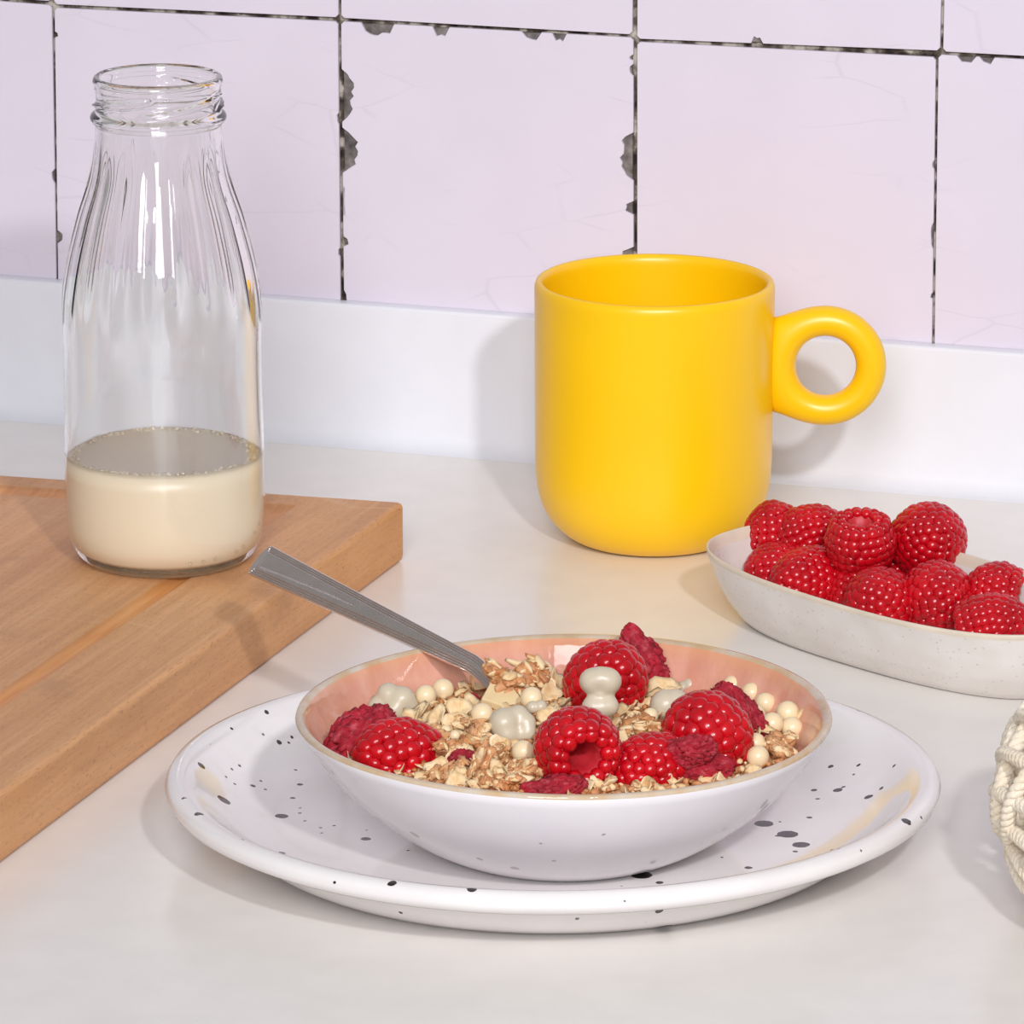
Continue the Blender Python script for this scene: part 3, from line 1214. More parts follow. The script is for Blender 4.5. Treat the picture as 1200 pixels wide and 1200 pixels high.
# ================================================================== RASPBERRIES
def berry_mesh(name, R, L, seed, d=0.0034, taper=1.0, dried=False, hole=0.46):
    """fresh berry about its centre: hollow base at -Z, tip at +Z, one bead of flesh per drupelet"""
    rng = random.Random(seed)
    S = Soup()
    V2, F2, _ = ICO[2]

    def rad(t):                                     # t 0 base .. 1 tip
        lo = (1 - max(0, 0.30 - t) / 0.30 * 0.20)
        hi = max(0.0, 1 - ((t - 0.30) / 0.70) ** (2.3 / taper)) ** 0.62 if t > 0.30 else 1.0
        return R * lo * hi
    # rings by arc length
    ts = np.linspace(0, 1, 400)
    pr = np.array([(rad(t), (t - 0.5) * L) for t in ts])
    seg = np.r_[0, np.cumsum(np.linalg.norm(np.diff(pr, axis=0), axis=1))]
    nr = max(4, int(round(seg[-1] / (d * 0.88))))
    for k in range(nr):
        s = seg[-1] * (k + 0.35) / nr
        i = min(398, int(np.searchsorted(seg, s)))
        r, z = pr[i]
        tg = pr[min(399, i + 3)] - pr[max(0, i - 3)]
        tg = tg / np.linalg.norm(tg)
        nr2 = np.array([tg[1], -tg[0]])
        n = max(1, int(round(2 * PI * r / d)))
        if r < d * 0.45:
            n = 1
            r = 0
        for j in range(n):
            a = 2 * PI * (j + 0.5 * (k % 2) + rng.uniform(-.1, .1)) / n
            nrm = np.array([nr2[0] * math.cos(a), nr2[0] * math.sin(a), nr2[1]])
            p = np.array([r * math.cos(a), r * math.sin(a), z + rng.uniform(-.06, .06) * d])
            Fm = frame_from(nrm)
            sz = d * rng.uniform(0.62, 0.70)
            el = rng.uniform(0.92, 1.12)
            Q = V2 * np.array([sz, sz * el, sz * 0.72])
            if dried:
                Q = np.array([q * (1 + 0.9 * nz3(q + p, 700, seed) + 0.5 * nz3(q + p, 1800, seed)) for q in Q])
            S.add(Q @ Fm.T + p - nrm * d * 0.18, F2, 0)
    # the beads curling over the lip of the hollow
    hl = R * hole + d * 0.42
    n = max(5, int(round(2 * PI * hl / (d * 0.9))))
    for j in range(n):
        a = 2 * PI * (j + rng.uniform(-.12, .12)) / n
        nrm = np.array([-0.25 * math.cos(a), -0.25 * math.sin(a), -1.0])
        nrm /= np.linalg.norm(nrm)
        sz = d * rng.uniform(0.50, 0.60)
        S.add((V2 * np.array([sz, sz, sz * 0.8])) @ frame_from(nrm).T + np.array([hl * math.cos(a), hl * math.sin(a), -0.5 * L + d * rng.uniform(0.0, 0.15)]), F2, 0)
    # flesh between and behind the beads, with the hollow left by the core
    inn = []
    for t in np.linspace(0.97, 0.02, 14):
        inn.append((max(rad(t) - d * 0.22, 0.0004), (t - 0.5) * L))
    hr = R * hole
    prof = [(0.0, 0.5 * L - d * 0.25)] + inn + [(rad(0.0) - d * 0.35, -0.5 * L), (hr, -0.5 * L + d * 0.25), (hr * 0.86, -0.25 * L), (hr * 0.6, 0.05 * L), (hr * 0.25, 0.18 * L), (0.0, 0.2 * L)]
    VV, FF = [], []
    seg_n = 24
    rings = []
    for r, z in prof:
        if r < 1e-6:
            VV.append((0, 0, z))
            rings.append([len(VV) - 1])
        else:
            rg = []
            for j in range(seg_n):
                a = 2 * PI * j / seg_n
                wob = 1 + 0.06 * math.sin(9 * a)
                VV.append((r * wob * math.cos(a), r * wob * math.sin(a), z))
                rg.append(len(VV) - 1)
            rings.append(rg)
    for a, b in zip(rings[:-1], rings[1:]):
        for j in range(seg_n):
            j2 = (j + 1) % seg_n
            if len(a) == 1:
                FF.append((a[0], b[j], b[j2]))
            elif len(b) == 1:
                FF.append((a[j], b[0], a[j2]))
            else:
                FF.append((a[j], b[j], b[j2], a[j2]))
    S.add(VV, FF, 1)
    me = S.mesh(name, [MAT['dried'], MAT['dried']] if dried else [MAT['berry'], MAT['core']])
    if dried:
        co = np.empty(len(me.vertices) * 3)
        me.vertices.foreach_get('co', co)
        co = co.reshape(-1, 3)
        for i in range(len(co)):
            p = co[i]
            co[i] = p * (1 + 0.34 * nz3(p, 150, seed) + 0.10 * nz3(p, 600, seed))
        me.vertices.foreach_set('co', co.ravel())
        me.update()
    return me


def tip_dir(right, up, toward):
    """a direction given as seen: to the right, up, towards the viewer"""
    v = RT * right + UP * up - FW * toward
    return v.normalized()


def put(me, name, pos, tip=(0, 0, 1), roll=0.0, scale=(1, 1, 1)):
    o = link(name, me, None, pos)
    q = Vector(tip).to_track_quat('Z', 'Y')
    o.rotation_mode = 'QUATERNION'
    from mathutils import Quaternion
    o.rotation_quaternion = q @ Quaternion((0, 0, 1), roll)
    o.scale = scale
    return o


BM = [berry_mesh('raspberry', 0.0105, 0.0215, 1, 0.0037), berry_mesh('raspberry', 0.0108, 0.0205, 2, 0.0040, 0.9), berry_mesh('raspberry', 0.0100, 0.0225, 3, 0.0038),
      berry_mesh('raspberry', 0.0112, 0.0205, 4, 0.0034, 0.85), berry_mesh('raspberry', 0.0106, 0.0200, 5, 0.0038, 1.0, False, 0.42)]
BD = [berry_mesh('raspberry', 0.0106, 0.0210, 41, 0.0032), berry_mesh('raspberry', 0.0108, 0.0205, 42, 0.0033, 0.9), berry_mesh('raspberry', 0.0100, 0.0225, 43, 0.0032),
      berry_mesh('raspberry', 0.0112, 0.0205, 44, 0.0031, 0.85), berry_mesh('raspberry', 0.0108, 0.0200, 45, 0.0032, 1.0, False, 0.40)]
DM = [berry_mesh('dried_raspberry', 0.0074, 0.0165, 11, 0.0026, 1.0, True), berry_mesh('dried_raspberry', 0.0070, 0.0150, 12, 0.0025, 0.9, True)]

# ---- dish: (px, py, height of centre, mesh, tip direction seen, roll, size, label)
DISH_B = [
    (908, 624, 0.0225, 0, (-.15, .9, .35), 0.3, 1.02, 'upright raspberry at the left end of the heap, nearest the yellow mug'),
    (952, 626, 0.0235, 2, (.75, .35, .25), 0.9, 1.02, 'raspberry lying second from the left in the back row, its left end open'),
    (1009, 643, 0.0265, 4, (.05, -.80, -.42), 0.2, 1.04, 'raspberry with its hollow end facing up, middle of the back row in the dish'),
    (1090, 631, 0.0280, 3, (.25, .35, .8), 0.5, 1.10, 'biggest round raspberry, topmost at the back of the dish'),
    (906, 671, 0.0130, 1, (-.8, .1, .45), 1.2, 0.95, 'dark raspberry half hidden behind the front left berry of the dish'),
    (943, 680, 0.0150, 2, (-.75, -.05, .55), 0.4, 1.08, 'long dark raspberry lying at the front left of the dish'),
    (1003, 692, 0.0125, 1, (-.3, .5, -.5), 0.1, 0.92, 'raspberry mostly hidden behind the front-row berry with pale highlights'),
    (1029, 704, 0.0150, 0, (-.35, .45, .75), 0.7, 1.10, 'raspberry in the middle of the front row with pale highlights, tip to the viewer'),
    (1073, 671, 0.0145, 2, (-.6, .3, .3), 0.2, 0.95, 'raspberry squeezed under the biggest round one at the back'),
    (1100, 703, 0.0155, 1, (.20, -.15, .9), 1.1, 1.10, 'large glossy raspberry right of centre in the front row of the dish'),
    (1162, 697, 0.0165, 4, (-.75, .05, -.25), 0.6, 0.98, 'raspberry showing its open side near the right end of the dish'),
    (1166, 731, 0.0145, 2, (.88, .25, .15), 0.0, 1.00, 'raspberry lying against the front rim at the right edge of the photo'),
]
for x, y, z, mi, tp, ro, sc, lab in DISH_B:
    o = put(BD[mi], 'raspberry', onz(x, y, z), tip_dir(*tp), ro, (sc, sc, sc))
    tag(o, lab, 'raspberry', 'fresh raspberries in the long dish')


# ================================================================== MUESLI
RS = 0.0655                                              # radius of the muesli surface


def surf(x, y):
    """height of the muesli surface at world x, y"""
    dx, dy = x - BWC.x, y - BWC.y
    r = math.hypot(dx, dy) / RS
    n = noise.noise(Vector((x * 60, y * 60, 3.1))) * 0.0022 + noise.noise(Vector((x * 170, y * 170, 1.1))) * 0.0012
    return BWC.z + 0.0275 + 0.0062 * max(0, 1 - r * r) + n * min(1, max(0, 1.15 - r) * 4)


def on_muesli(px_, py_, lift=0.0):
    z = 0.042
    for _ in range(8):
        p = onz(px_, py_, z)
        z = surf(p.x, p.y) + lift
    return onz(px_, py_, z)


def build_bed():
    V, F = [], []
    nr, ns = 46, 150
    V.append((0, 0, surf(BWC.x, BWC.y) - BWC.z))
    for i in range(1, nr + 1):
        r = RS * 1.0 * i / nr
        for k in range(ns):
            t = 2 * PI * k / ns
            x, y = r * math.cos(t), r * math.sin(t)
            z = surf(BWC.x + x, BWC.y + y) - BWC.z - 0.0015 + 0.0022 * noise.noise(Vector((x * 420, y * 420, 0)))
            if i == nr:
                z -= 0.003
            V.append((x, y, z))
    for k in range(ns):
        F.append((0, 1 + k, 1 + (k + 1) % ns))
    for i in range(nr - 1):
        for k in range(ns):
            a, b = 1 + i * ns + k, 1 + i * ns + (k + 1) % ns
            F.append((a, a + ns, b + ns, b))
    # underside following the bowl
    o = len(V)
    for i, (r, z) in enumerate(((0.0590, 0.0225), (0.044, 0.0135), (0.02, 0.0080))):
        for k in range(ns):
            t = 2 * PI * k / ns
            V.append((r * math.cos(t), r * math.sin(t), z))
    V.append((0, 0, 0.0072))
    last = 1 + (nr - 1) * ns
    for base, nxt in ((last, o), (o, o + ns), (o + ns, o + 2 * ns)):
        for k in range(ns):
            k2 = (k + 1) % ns
            F.append((base + k, nxt + k, nxt + k2, base + k2))
    for k in range(ns):
        F.append((o + 2 * ns + k, len(V) - 1, o + 2 * ns + (k + 1) % ns))
    bed = link('muesli', mesh_from('muesli', V, F, MAT['crumble']), None, BWC)
    tag(bed, 'fine toasted oat muesli filling the pink-lined bowl under the berries', 'muesli', None, 'stuff')
    # fine crumbs on top, beyond counting
    S = Soup()
    rng = random.Random(8)
    V1, F1, _ = ICO[1]
    for k in range(2600):
        r = RS * 0.985 * math.sqrt(rng.random())
        t = rng.uniform(0, 2 * PI)
        x, y = r * math.cos(t), r * math.sin(t)
        s = rng.uniform(0.0006, 0.0018)
        Q = V1 * np.array([s, s * rng.uniform(.5, 1), s * rng.uniform(.4, .9)])
        Q = np.array([q * (1 + 0.5 * nz3(q, 900, k)) for q in Q])
        a = rng.uniform(0, PI)
        M = np.array([[math.cos(a), -math.sin(a), 0], [math.sin(a), math.cos(a), 0], [0, 0, 1]])
        S.add(Q @ M.T + np.array([x, y, surf(BWC.x + x, BWC.y + y) - BWC.z + rng.uniform(-.0012, .0008)]), F1, rng.choice((0, 0, 1, 2)))
    c = link('crumb', S.mesh('crumb', [MAT['crumble'], MAT['oat'], MAT['crumble_dark']]), bed)
    c['kind'] = 'stuff'


build_bed()


def flake_mesh(seed):
    rng = random.Random(seed)
    V, F = [], []
    n, m = 14, 3
    lx, ly = 0.0040 * rng.uniform(.85, 1.1), 0.0027 * rng.uniform(.85, 1.1)
    curl, tw = rng.uniform(0.10, 0.45), rng.uniform(-.5, .5)
    pts = [(0, 0)]
    for i in range(1, m + 1):
        for k in range(n):
            t = 2 * PI * k / n
            e = 1 + 0.13 * math.sin(3 * t + seed) + 0.07 * math.sin(5 * t + 2 * seed)
            pts.append((i / m * math.cos(t) * e, i / m * math.sin(t) * e))

    def z(x, y):
        return curl * 0.0036 * (y * y * 1.5 + 0.3 * x * x) + tw * 0.0012 * x * y - 0.00045 * math.exp(-(y / 0.16) ** 2) + 0.0002 * math.sin(9 * x + 5 * y)
    for sgn in (1, -1):
        for i, (x, y) in enumerate(pts):
            th = 0.00042 * (1 - 0.6 * (x * x + y * y))
            V.append((x * lx, y * ly, z(x, y) + sgn * max(th, 0.0001)))
    N = len(pts)
    for k in range(n):
        k2 = (k + 1) % n
        F.append((0, 1 + k, 1 + k2))
        F.append((N, N + 1 + k2, N + 1 + k))
        for i in range(m - 1):
            a, b = 1 + i * n + k, 1 + i * n + k2
            F.append((a, a + n, b + n, b))
            F.append((N + a, N + b, N + b + n, N + a + n))
        a, b = 1 + (m - 1) * n + k, 1 + (m - 1) * n + k2
        F.append((a, N + a, N + b, b))
    return mesh_from('oat_flake', V, F, MAT['oat'])


def blob(spheres, sub=4, smooth=2, rough=0.0, rs=300, seed=0):
    """outer skin of overlapping balls around the origin, eased"""
    V, F, nb = ICO[sub]
    out = []
    for v in V:
        best = 0.05e-3
        for c, r in spheres:
            c = np.asarray(c)
            b = v @ c
            q = b * b - (c @ c - r * r)
            if q > 0:
                best = max(best, b + math.sqrt(q))
        out.append(v * best)
    out = np.array(out)
    for _ in range(smooth):
        out = np.array([0.5 * out[i] + 0.5 * out[nb[i]].mean(0) for i in range(len(out))])
    if rough:
        out = np.array([p + p / (np.linalg.norm(p) + 1e-9) * rough * (nz3(p, rs, seed) + 0.6 * nz3(p, rs * 2.3, seed)) for p in out])
    return out, F


def cluster_mesh(seed, mat):
    rng = random.Random(seed)
    S = Soup()
    sp = [((rng.uniform(-.0036, .0036), rng.uniform(-.0026, .0026), rng.uniform(-.0014, .0016)), rng.uniform(.0011, .0019)) for _ in range(13)]
    V, F = blob(sp, 4, 1, 0.0006, 700, seed)
    V = np.array([p * (1 + 0.10 * nz3(p, 1900, seed)) for p in V])
    S.add(V, F, 0)
    V1, F1, _ = ICO[1]
    V2, F2, _ = ICO[2]
    for k in range(150):
        c, r = rng.choice(sp)
        d = np.array([rng.gauss(0, 1), rng.gauss(0, 1), abs(rng.gauss(0, 1))])
        d /= np.linalg.norm(d)
        s = rng.uniform(.0004, .0011)
        big = rng.random() < 0.3
        Q = (V2 if big else V1) * np.array([s * rng.uniform(1.2, 2.4), s, s * .5]) * (1.25 if big else 0.8)
        Q = np.array([q * (1 + .6 * nz3(q, 900, k + seed)) for q in Q])
        S.add(Q @ frame_from(d + np.array([rng.gauss(0, .4), rng.gauss(0, .4), .2])).T + np.array(c) + d * r * 0.95, F2 if big else F1, rng.choice((0, 0, 1, 1, 2)))
    return S.mesh('crumble_cluster', [mat, MAT['oat'], MAT['crumble_dark']])


FM = [flake_mesh(s) for s in range(1, 7)]
CM = [cluster_mesh(s, MAT['crumble']) for s in range(20, 24)]
CD = [cluster_mesh(s, MAT['crumble_dark']) for s in range(30, 32)]

# ---- fresh raspberries in the bowl
BOWL_B = [
    (460, 886, 0.0010, 2, (-.70, .10, .55), 0.3, 1.06, 'raspberry lying against the front left rim of the muesli bowl'),
    (674, 875, 0.0060, 4, (-.26, .24, -.90), 0.15, 1.08, 'raspberry at the bowl\'s front centre with its dark hollow showing'),
    (714, 795, 0.0070, 0, (.35, .45, .75), 0.4, 1.10, 'raspberry at the back of the bowl with a coated nut resting on it'),
    (826, 858, 0.0055, 1, (-.25, .75, .45), 0.8, 1.14, 'largest raspberry in the bowl, standing tip up at the right'),
    (751, 902, -0.0010, 2, (-.85, -.20, .25), 0.9, 0.92, 'low raspberry at the front rim between the hollow one and the largest'),
]
for x, y, lift, mi, tp, ro, sc, lab in BOWL_B:
    o = put(BM[mi], 'raspberry', on_muesli(x, y, lift), tip_dir(*tp), ro, (sc, sc, sc))
    tag(o, lab, 'raspberry', 'fresh raspberries on the muesli')
DRIED = [
    (424, 863, 0.0035, 0, (.62, .75, .1), 0.3, (1.0, 0.9, 1.25), 'freeze-dried raspberry standing behind the front left fresh berry'),
    (753, 770, None, 1, (.55, -.65, .3), 0.8, (1.0, 0.9, 1.15), 'dark freeze-dried raspberry leaning on the inside of the back rim'),
    (863, 838, 0.0044, 0, (-.45, .75, .2), 1.4, (0.75, 0.7, 1.25), 'pale pink freeze-dried raspberry behind the largest fresh one'),
    (812, 880, 0.0085, 1, (.9, .2, .2), 0.2, (0.62, 0.62, 0.85), 'small freeze-dried raspberry bit stuck to the front of the largest berry'),
    (824, 900, 0.0020, 0, (.9, -.1, .2), 2.0, (0.62, 0.62, 1.0), 'freeze-dried raspberry bit on the front rim under the largest berry'),
    (655, 926, 0.0005, 1, (.85, .25, .2), 1.0, (0.62, 0.62, 1.0), 'freeze-dried raspberry piece at the front rim below the hollow berry'),
    (541, 890, 0.0006, 0, (.7, .5, .2), 0.5, (0.36, 0.36, 0.42), 'tiny red raspberry crumb among the oat crumble right of the front left berry'),
    (554, 821, 0.0010, 1, (.2, .9, .2), 0.5, (0.25, 0.25, 0.28), 'tiny red raspberry crumb beside the white chocolate flake'),
]
for x, y, lift, mi, tp, ro, sc, lab in DRIED:
    o = put(DM[mi], 'dried_raspberry', on_muesli(x, y, lift) if lift is not None else Vector((0.0387, -0.327, 0.0438)), tip_dir(*tp), ro, sc)
    tag(o, lab, 'raspberry', 'freeze-dried raspberry pieces in the muesli')


# ---- coated nuts: balls given as (right, up, toward) in millimetres
def nut(balls, name='coated_nut', smooth=3):
    sp = [(np.array(RT * (a * .001) + UP * (b * .001) - FW * (c * .001)), r * .001) for a, b, c, r in balls]
    V, F = blob(sp, 4, smooth)
    return mesh_from(name, V, F, MAT['nut'])


NUTS = [
    (461, 823, 0.0030, [(-4.6, -1.2, 0, 3.3), (-1.6, 2.6, .6, 3.4), (2.6, 1.0, 1.6, 4.0), (4.6, -1.6, .5, 3.4), (.2, -2.2, 2.4, 3.6)], 'lumpy grey-beige coated nut by the left wall of the bowl'),
    (601, 849, 0.0035, [(-2.6, .4, .5, 4.6), (-1.6, -2.6, 1, 3.9), (3.9, .6, .6, 2.9), (4.3, -2.0, 1.4, 2.6), (1.6, 2.6, -.4, 3.2), (3.6, -3.6, 1.6, 2.0)], 'creased grey-beige coated nut left of the hollow raspberry'),
    (703, 812, 0.0130, [(-2.2, 3.4, 0, 4.0), (2.2, 3.4, 0, 4.2), (0, 4.0, .6, 3.8), (.4, -4.2, 0, 3.6), (-2.2, -4.0, .2, 3.3), (2.6, -3.8, 0, 3.2), (0, 0, -.6, 3.3)], 'pale coated nut resting in front of the back raspberry'),
    (782, 826, 0.0030, [(-.6, 0, 0, 4.6), (2.4, 1.0, 0, 3.8)], 'smooth grey coated nut behind the largest raspberry'),
    (809, 803, 0.0010, [(-2.6, -.8, 0, 2.2), (0, 0, 0, 2.6), (2.8, .8, 0, 2.3)], 'long flat greenish coated nut by the back wall, above the largest raspberry'),
    (628, 829, 0.0020, [(-1, 0, 0, 2.0), (1.4, .2, 0, 2.1)], 'small grey coated nut tucked behind the creased one'),
    (657, 787, 0.0010, [(-2, .4, 0, 2.4), (1.8, -.3, 0, 2.3)], 'grey coated nut at the back, left of the back raspberry'),
]
for x, y, lift, balls, lab in NUTS:
    o = link('coated_nut', nut(balls), None, on_muesli(x, y, lift))
    tag(o, lab, 'nut', 'coated nuts in the muesli')

# ---- cream balls
ballm = mesh_from('cereal_ball', [tuple(v * 0.0033) for v in ICO[3][0]], ICO[3][1], MAT['ball'])
BALLS = [
    (499, 815, 12, .0025, 'cream cereal ball touching the lumpy nut at the left'),
    (519, 808, 12.5, .0025, 'cream cereal ball second from the lumpy nut at the left'),
    (636, 787, 12.5, .0040, 'cream cereal ball on top at the back, near the spoon end'),
    (623, 818, 12.5, .0035, 'cream cereal ball just above the small grey nut'),
    (565, 837, 12.5, .0025, 'cream cereal ball between the chocolate flake and the creased nut'),
    (613, 881, 12.5, .0030, 'cream cereal ball below the creased nut'),
    (533, 862, 6, .0020, 'very small cream ball among the crumble, the right one of two'),
    (522, 857, 7, .0015, 'very small cream ball among the crumble, the left one of two'),
    (762, 839, 9, .0030, 'small cream ball left of the largest raspberry'),
    (859, 804, 12.5, .0030, 'cream ball at the back end of the pile by the right wall'),
    (881, 812, 12, .0030, 'second cream ball from the back of the right pile'),
    (897, 824, 12, .0030, 'cream ball in the middle of the right pile\'s back row'),
    (885, 838, 12, .0025, 'cream ball next to the pale pink dried raspberry'),
    (918, 828, 12, .0020, 'cream ball half hidden at the right end of the pile'),
    (923, 835, 13, .0045, 'cream ball lying on top at the right end of the pile'),
    (905, 848, 12.5, .0030, 'cream ball in the middle of the right pile\'s front row'),
    (928, 853, 12.5, .0020, 'cream ball nearest the right rim of the bowl'),
    (885, 871, 11.5, .0020, 'pink-dusted cream ball right of the largest raspberry, the back one of two'),
    (888, 887, 12.5, .0025, 'pink-dusted cream ball right of the largest raspberry, the front one of two'),
    (526, 789, 6, .0020, None),
]
for x, y, r, lift, lab in BALLS:
    if lab is None:
        continue
    o = link('cereal_ball', ballm, None, on_muesli(x, y, lift))
    s = r / 12.5
    o.scale = (s, s, s)
    tag(o, lab, 'cereal ball', 'cream cereal balls in the muesli')


# ---- white chocolate chunks
def chunk(outline, th, seed):
    bm = bmesh.new()
    rng = random.Random(seed)
    a = [bm.verts.new((x, y, -th)) for x, y in outline]
    b = [bm.verts.new((x * .93, y * .93, th + rng.uniform(-.0003, .0003))) for x, y in outline]
    bm.faces.new(a[::-1])
    bm.faces.new(b)
    for i in range(len(a)):
        j = (i + 1) % len(a)
        bm.faces.new((a[i], a[j], b[j], b[i]))
    bmesh.ops.bevel(bm, geom=list(bm.edges), offset=0.0004, segments=2, affect='EDGES', profile=0.5)
    me = bpy.data.meshes.new('chocolate_chunk')
    bm.to_mesh(me)
    bm.free()
    me.materials.append(MAT['choc'])
    return me


for (x, y, lift, ol, th, tip, lab) in (
        (586, 818, .0030, [(-.0060, -.0010), (-.0025, .0060), (.0045, .0035), (.0068, -.0030), (.0010, -.0058)], .0012, (.05, .78, .62), 'diamond-shaped white chocolate flake below the end of the spoon'),
        (727, 873, .0025, [(-.0030, -.0040), (-.0034, .0038), (.0020, .0044), (.0034, -.0030)], .0014, (.25, .35, .9), 'square white chocolate chunk right of the hollow raspberry')):
    o = put(chunk(ol, th, 3), 'chocolate_chunk', on_muesli(x, y, lift), tip_dir(*tip), 0.0)
    tag(o, lab, 'chocolate')

# ---- crumble clusters, named by what they lie beside
CL = [
    (588, 797, .0068, 0, 1.40, 'toasted crumble cluster heaped where the spoon goes in'),
    (622, 798, .0045, 1, 1.35, 'big toasted crumble cluster between the spoon end and the back ball'),
    (506, 866, .0015, 2, 1.15, 'toasted crumble cluster directly right of the front left raspberry'),
    (530, 878, .0015, 3, 1.0, 'toasted crumble cluster left of the finger-shaped one'),
    (565, 896, .0030, 1, 1.35, 'long finger-shaped pinkish crumble cluster near the front rim'),
    (614, 905, .0015, 0, 1.25, 'toasted crumble cluster below the front cream ball'),
    (573, 919, .0005, 2, 1.0, 'toasted crumble cluster on the front rim under the finger-shaped one'),
    (527, 907, .0005, 3, 1.1, 'toasted crumble cluster at the front rim below the front left raspberry'),
    (640, 905, .0010, 2, 0.9, 'toasted crumble cluster against the left side of the hollow raspberry'),
    (560, 862, .0015, 3, 0.9, 'toasted crumble cluster in the centre of the bowl left of the creased nut'),
    (748, 853, .0030, 4, 1.2, 'dark toasted crumble cluster between the hollow raspberry and the largest one'),
    (766, 862, .0015, 5, 1.0, 'dark toasted crumble piece tucked against the largest raspberry'),
    (915, 876, .0015, 4, 1.2, 'golden brown crumble cluster by the right rim under the cream balls'),
    (850, 800, .0010, 3, 0.8, 'small crumble cluster at the back wall left of the ball pile'),
    (842, 812, .0010, 1, 0.7, 'small crumble piece behind the largest raspberry\'s tip'),
    (600, 918, .0005, 1, 0.9, 'toasted crumble piece at the front rim in the middle'),
    (585, 880, .0010, 0, 0.8, 'toasted crumble piece right of the finger-shaped cluster'),
    (545, 850, .0010, 2, 0.8, 'toasted crumble piece under the pale flakes left of centre'),
]
rng = random.Random(77)
for x, y, lift, mi, sc, lab in CL:
    me = (CM + CD)[mi]
    if 'finger' in lab and 'long' in lab:
        o = put(me, 'crumble_cluster', on_muesli(x, y, lift), tip_dir(-.3, .4, .8), 0, (1, 1, 1))
        o.rotation_quaternion = tip_dir(.35, .85, .3).to_track_quat('X', 'Z')
        o.scale = (1.5, 0.75, 0.9)
    else:
        o = put(me, 'crumble_cluster', on_muesli(x, y, lift), Vector((rng.uniform(-.5, .5), rng.uniform(-.5, .3), 1)), rng.uniform(0, 6.28), (sc, sc, sc))
    tag(o, lab, 'crumble', 'toasted crumble clusters in the muesli')

# ---- oat flakes: the ones that stand out, then the scatter
FL = [
    (533, 848, .0020, (.2, .35, .9), 0.4, 1.1, 'pale oat flake lying flat left of the centre ball'),
    (513, 842, .0020, (-.6, .3, .7), 1.3, 1.0, 'pale oat flake standing on edge right of the stacked flakes'),
    (538, 832, .0025, (.1, .5, .8), 0.2, 1.1, 'crinkled pale oat flake above the flat one'),
    (485, 843, .0020, (-.5, .6, .5), 2.2, 1.1, 'oat flake leaning by the lumpy nut'),
    (493, 836, .0022, (-.5, .7, .4), 2.0, 1.1, 'oat flake in the leaning stack, beside the left balls'),
    (739, 884, .0040, (.3, .2, .9), 0.5, 1.15, 'curled yellowish oat flake above the low front raspberry'),
    (946, 842, .0040, (-.55, .45, .65), 1.1, 1.15, 'oat flake standing against the right wall of the bowl'),
    (893, 856, .0025, (.1, .8, .5), 2.6, 1.0, 'oat flake under the right pile of balls'),
    (777, 806, .0020, (.1, .6, .8), 0.2, 1.2, 'broad pale flake behind the back raspberry\'s right side'),
    (768, 797, .0022, (-.2, .8, .5), 0.9, 1.1, 'pale flake right behind the back raspberry'),
    (651, 800, .0025, (.5, .5, .6), 0.7, 1.1, 'yellowish oat flake between the back ball and the back raspberry'),
    (645, 812, .0025, (.4, .6, .6), 0.4, 1.1, 'toasted oat flake stacked under the yellowish one by the back raspberry'),
    (585, 873, .0022, (.5, .2, .8), 2.6, 1.0, 'brown-edged oat flake left of the front cream ball'),
    (535, 918, .0015, (.1, .5, .85), 0.3, 1.0, 'white oat flake at the front rim'),
    (643, 842, .0025, (-.4, .5, .7), 0.7, 1.0, 'pale oat flake between the small grey nut and the hollow raspberry'),
    (577, 899, .0022, (.4, .3, .8), 2.4, 0.9, 'pale oat flake right of the finger-shaped cluster'),
]
for x, y, lift, tp, ro, sc, lab in FL:
    o = put(FM[len(lab) % 6], 'oat_flake', on_muesli(x, y, lift), tip_dir(*tp), ro, (sc, sc, sc))
    tag(o, lab, 'oat flake', 'oat flakes in the muesli')
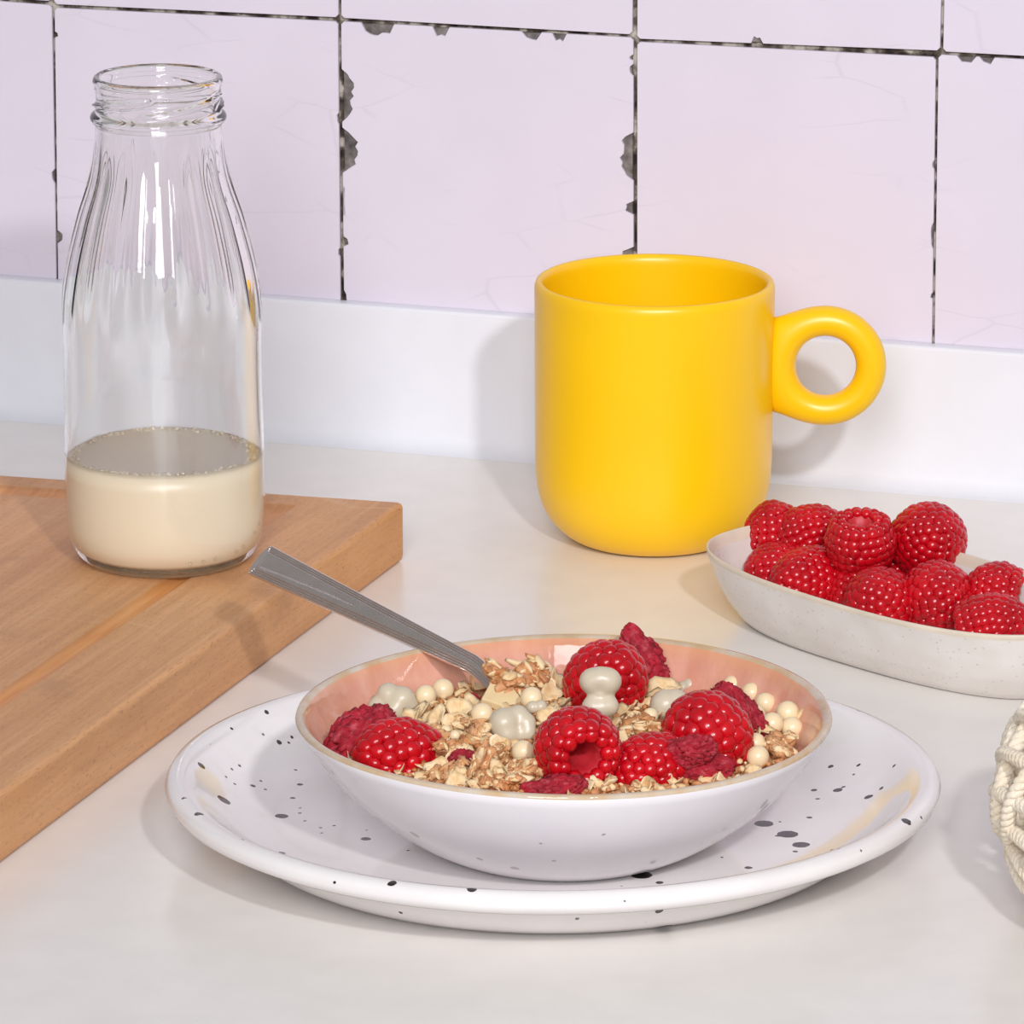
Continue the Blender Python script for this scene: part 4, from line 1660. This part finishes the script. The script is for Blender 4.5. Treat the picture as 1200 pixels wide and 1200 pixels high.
for k in range(240):
    r = RS * 0.965 * math.sqrt(rng.random())
    t = rng.uniform(0, 2 * PI)
    x, y = BWC.x + r * math.cos(t), BWC.y + r * math.sin(t)
    s = rng.uniform(0.6, 1.05)
    o = put(FM[k % 6], 'oat_flake', Vector((x, y, surf(x, y) + rng.uniform(-.0005, .0010))),
            Vector((rng.uniform(-.9, .9), rng.uniform(-.9, .5), 1)), rng.uniform(0, 6.28), (s, s, s))
    tag(o, 'toasted oat flake lying loose in the muesli', 'oat flake', 'loose oat flakes in the muesli')


# ================================================================== COTTON NET BAG
def build_net():
    c = onz(1284, 937, 0.0335)
    root = empty('net_bag', Vector((c.x, c.y, 0)))
    tag(root, 'cream cotton net bag of thick twisted cord at the right edge', 'bag')
    A = np.array([0.0268, 0.0520, 0.0315])
    tilt = Matrix.Rotation(math.radians(62), 3, 'Y') @ Matrix.Rotation(math.radians(20), 3, 'X')
    Tm = np.array(tilt)
    N = 12
    for fam in (1, -1):
        for i in range(N):
            pts = []
            for k in range(150):
                f = k / 149
                ph = -1.35 + 2.7 * f
                th = 2 * PI * i / N + fam * 1.25 * f * 2 + 0.10 * math.sin(9 * f + i)
                rr = 1 + 0.035 * math.sin(fam * 14 * f + i * 2.0)
                p = np.array([math.cos(ph) * math.cos(th), math.cos(ph) * math.sin(th), math.sin(ph)]) * rr
                p = Tm @ p * A
                pts.append(p + np.array([0, 0, c.z]))
            pts = np.array(pts)
            pts[:, 2] = np.maximum(pts[:, 2], 0.0030)
            S = Soup()
            tg = np.gradient(pts, axis=0)
            ln = np.r_[0, np.cumsum(np.linalg.norm(np.diff(pts, axis=0), axis=1))]
            for s in range(3):
                q = []
                for k in range(len(pts)):
                    M = frame_from(tg[k])
                    nrm = pts[k] - np.array([0, 0, c.z])
                    nrm /= np.linalg.norm(nrm)
                    tt = tg[k] / np.linalg.norm(tg[k])
                    b = np.cross(tt, nrm)
                    b /= np.linalg.norm(b)
                    n2 = np.cross(b, tt)
                    a = ln[k] / 0.0075 * 2 * PI + s * 2 * PI / 3
                    q.append(pts[k] + 0.00115 * (math.cos(a) * n2 + math.sin(a) * b))
                q = np.array(q)
                q[:, 2] = np.maximum(q[:, 2], 0.0012)
                tube(S, q, [0.00122 * (1 + 0.10 * nz3(p, 500, s)) for p in q], 8)
            link('cord', S.mesh('cord', MAT['cotton']), root)


build_net()
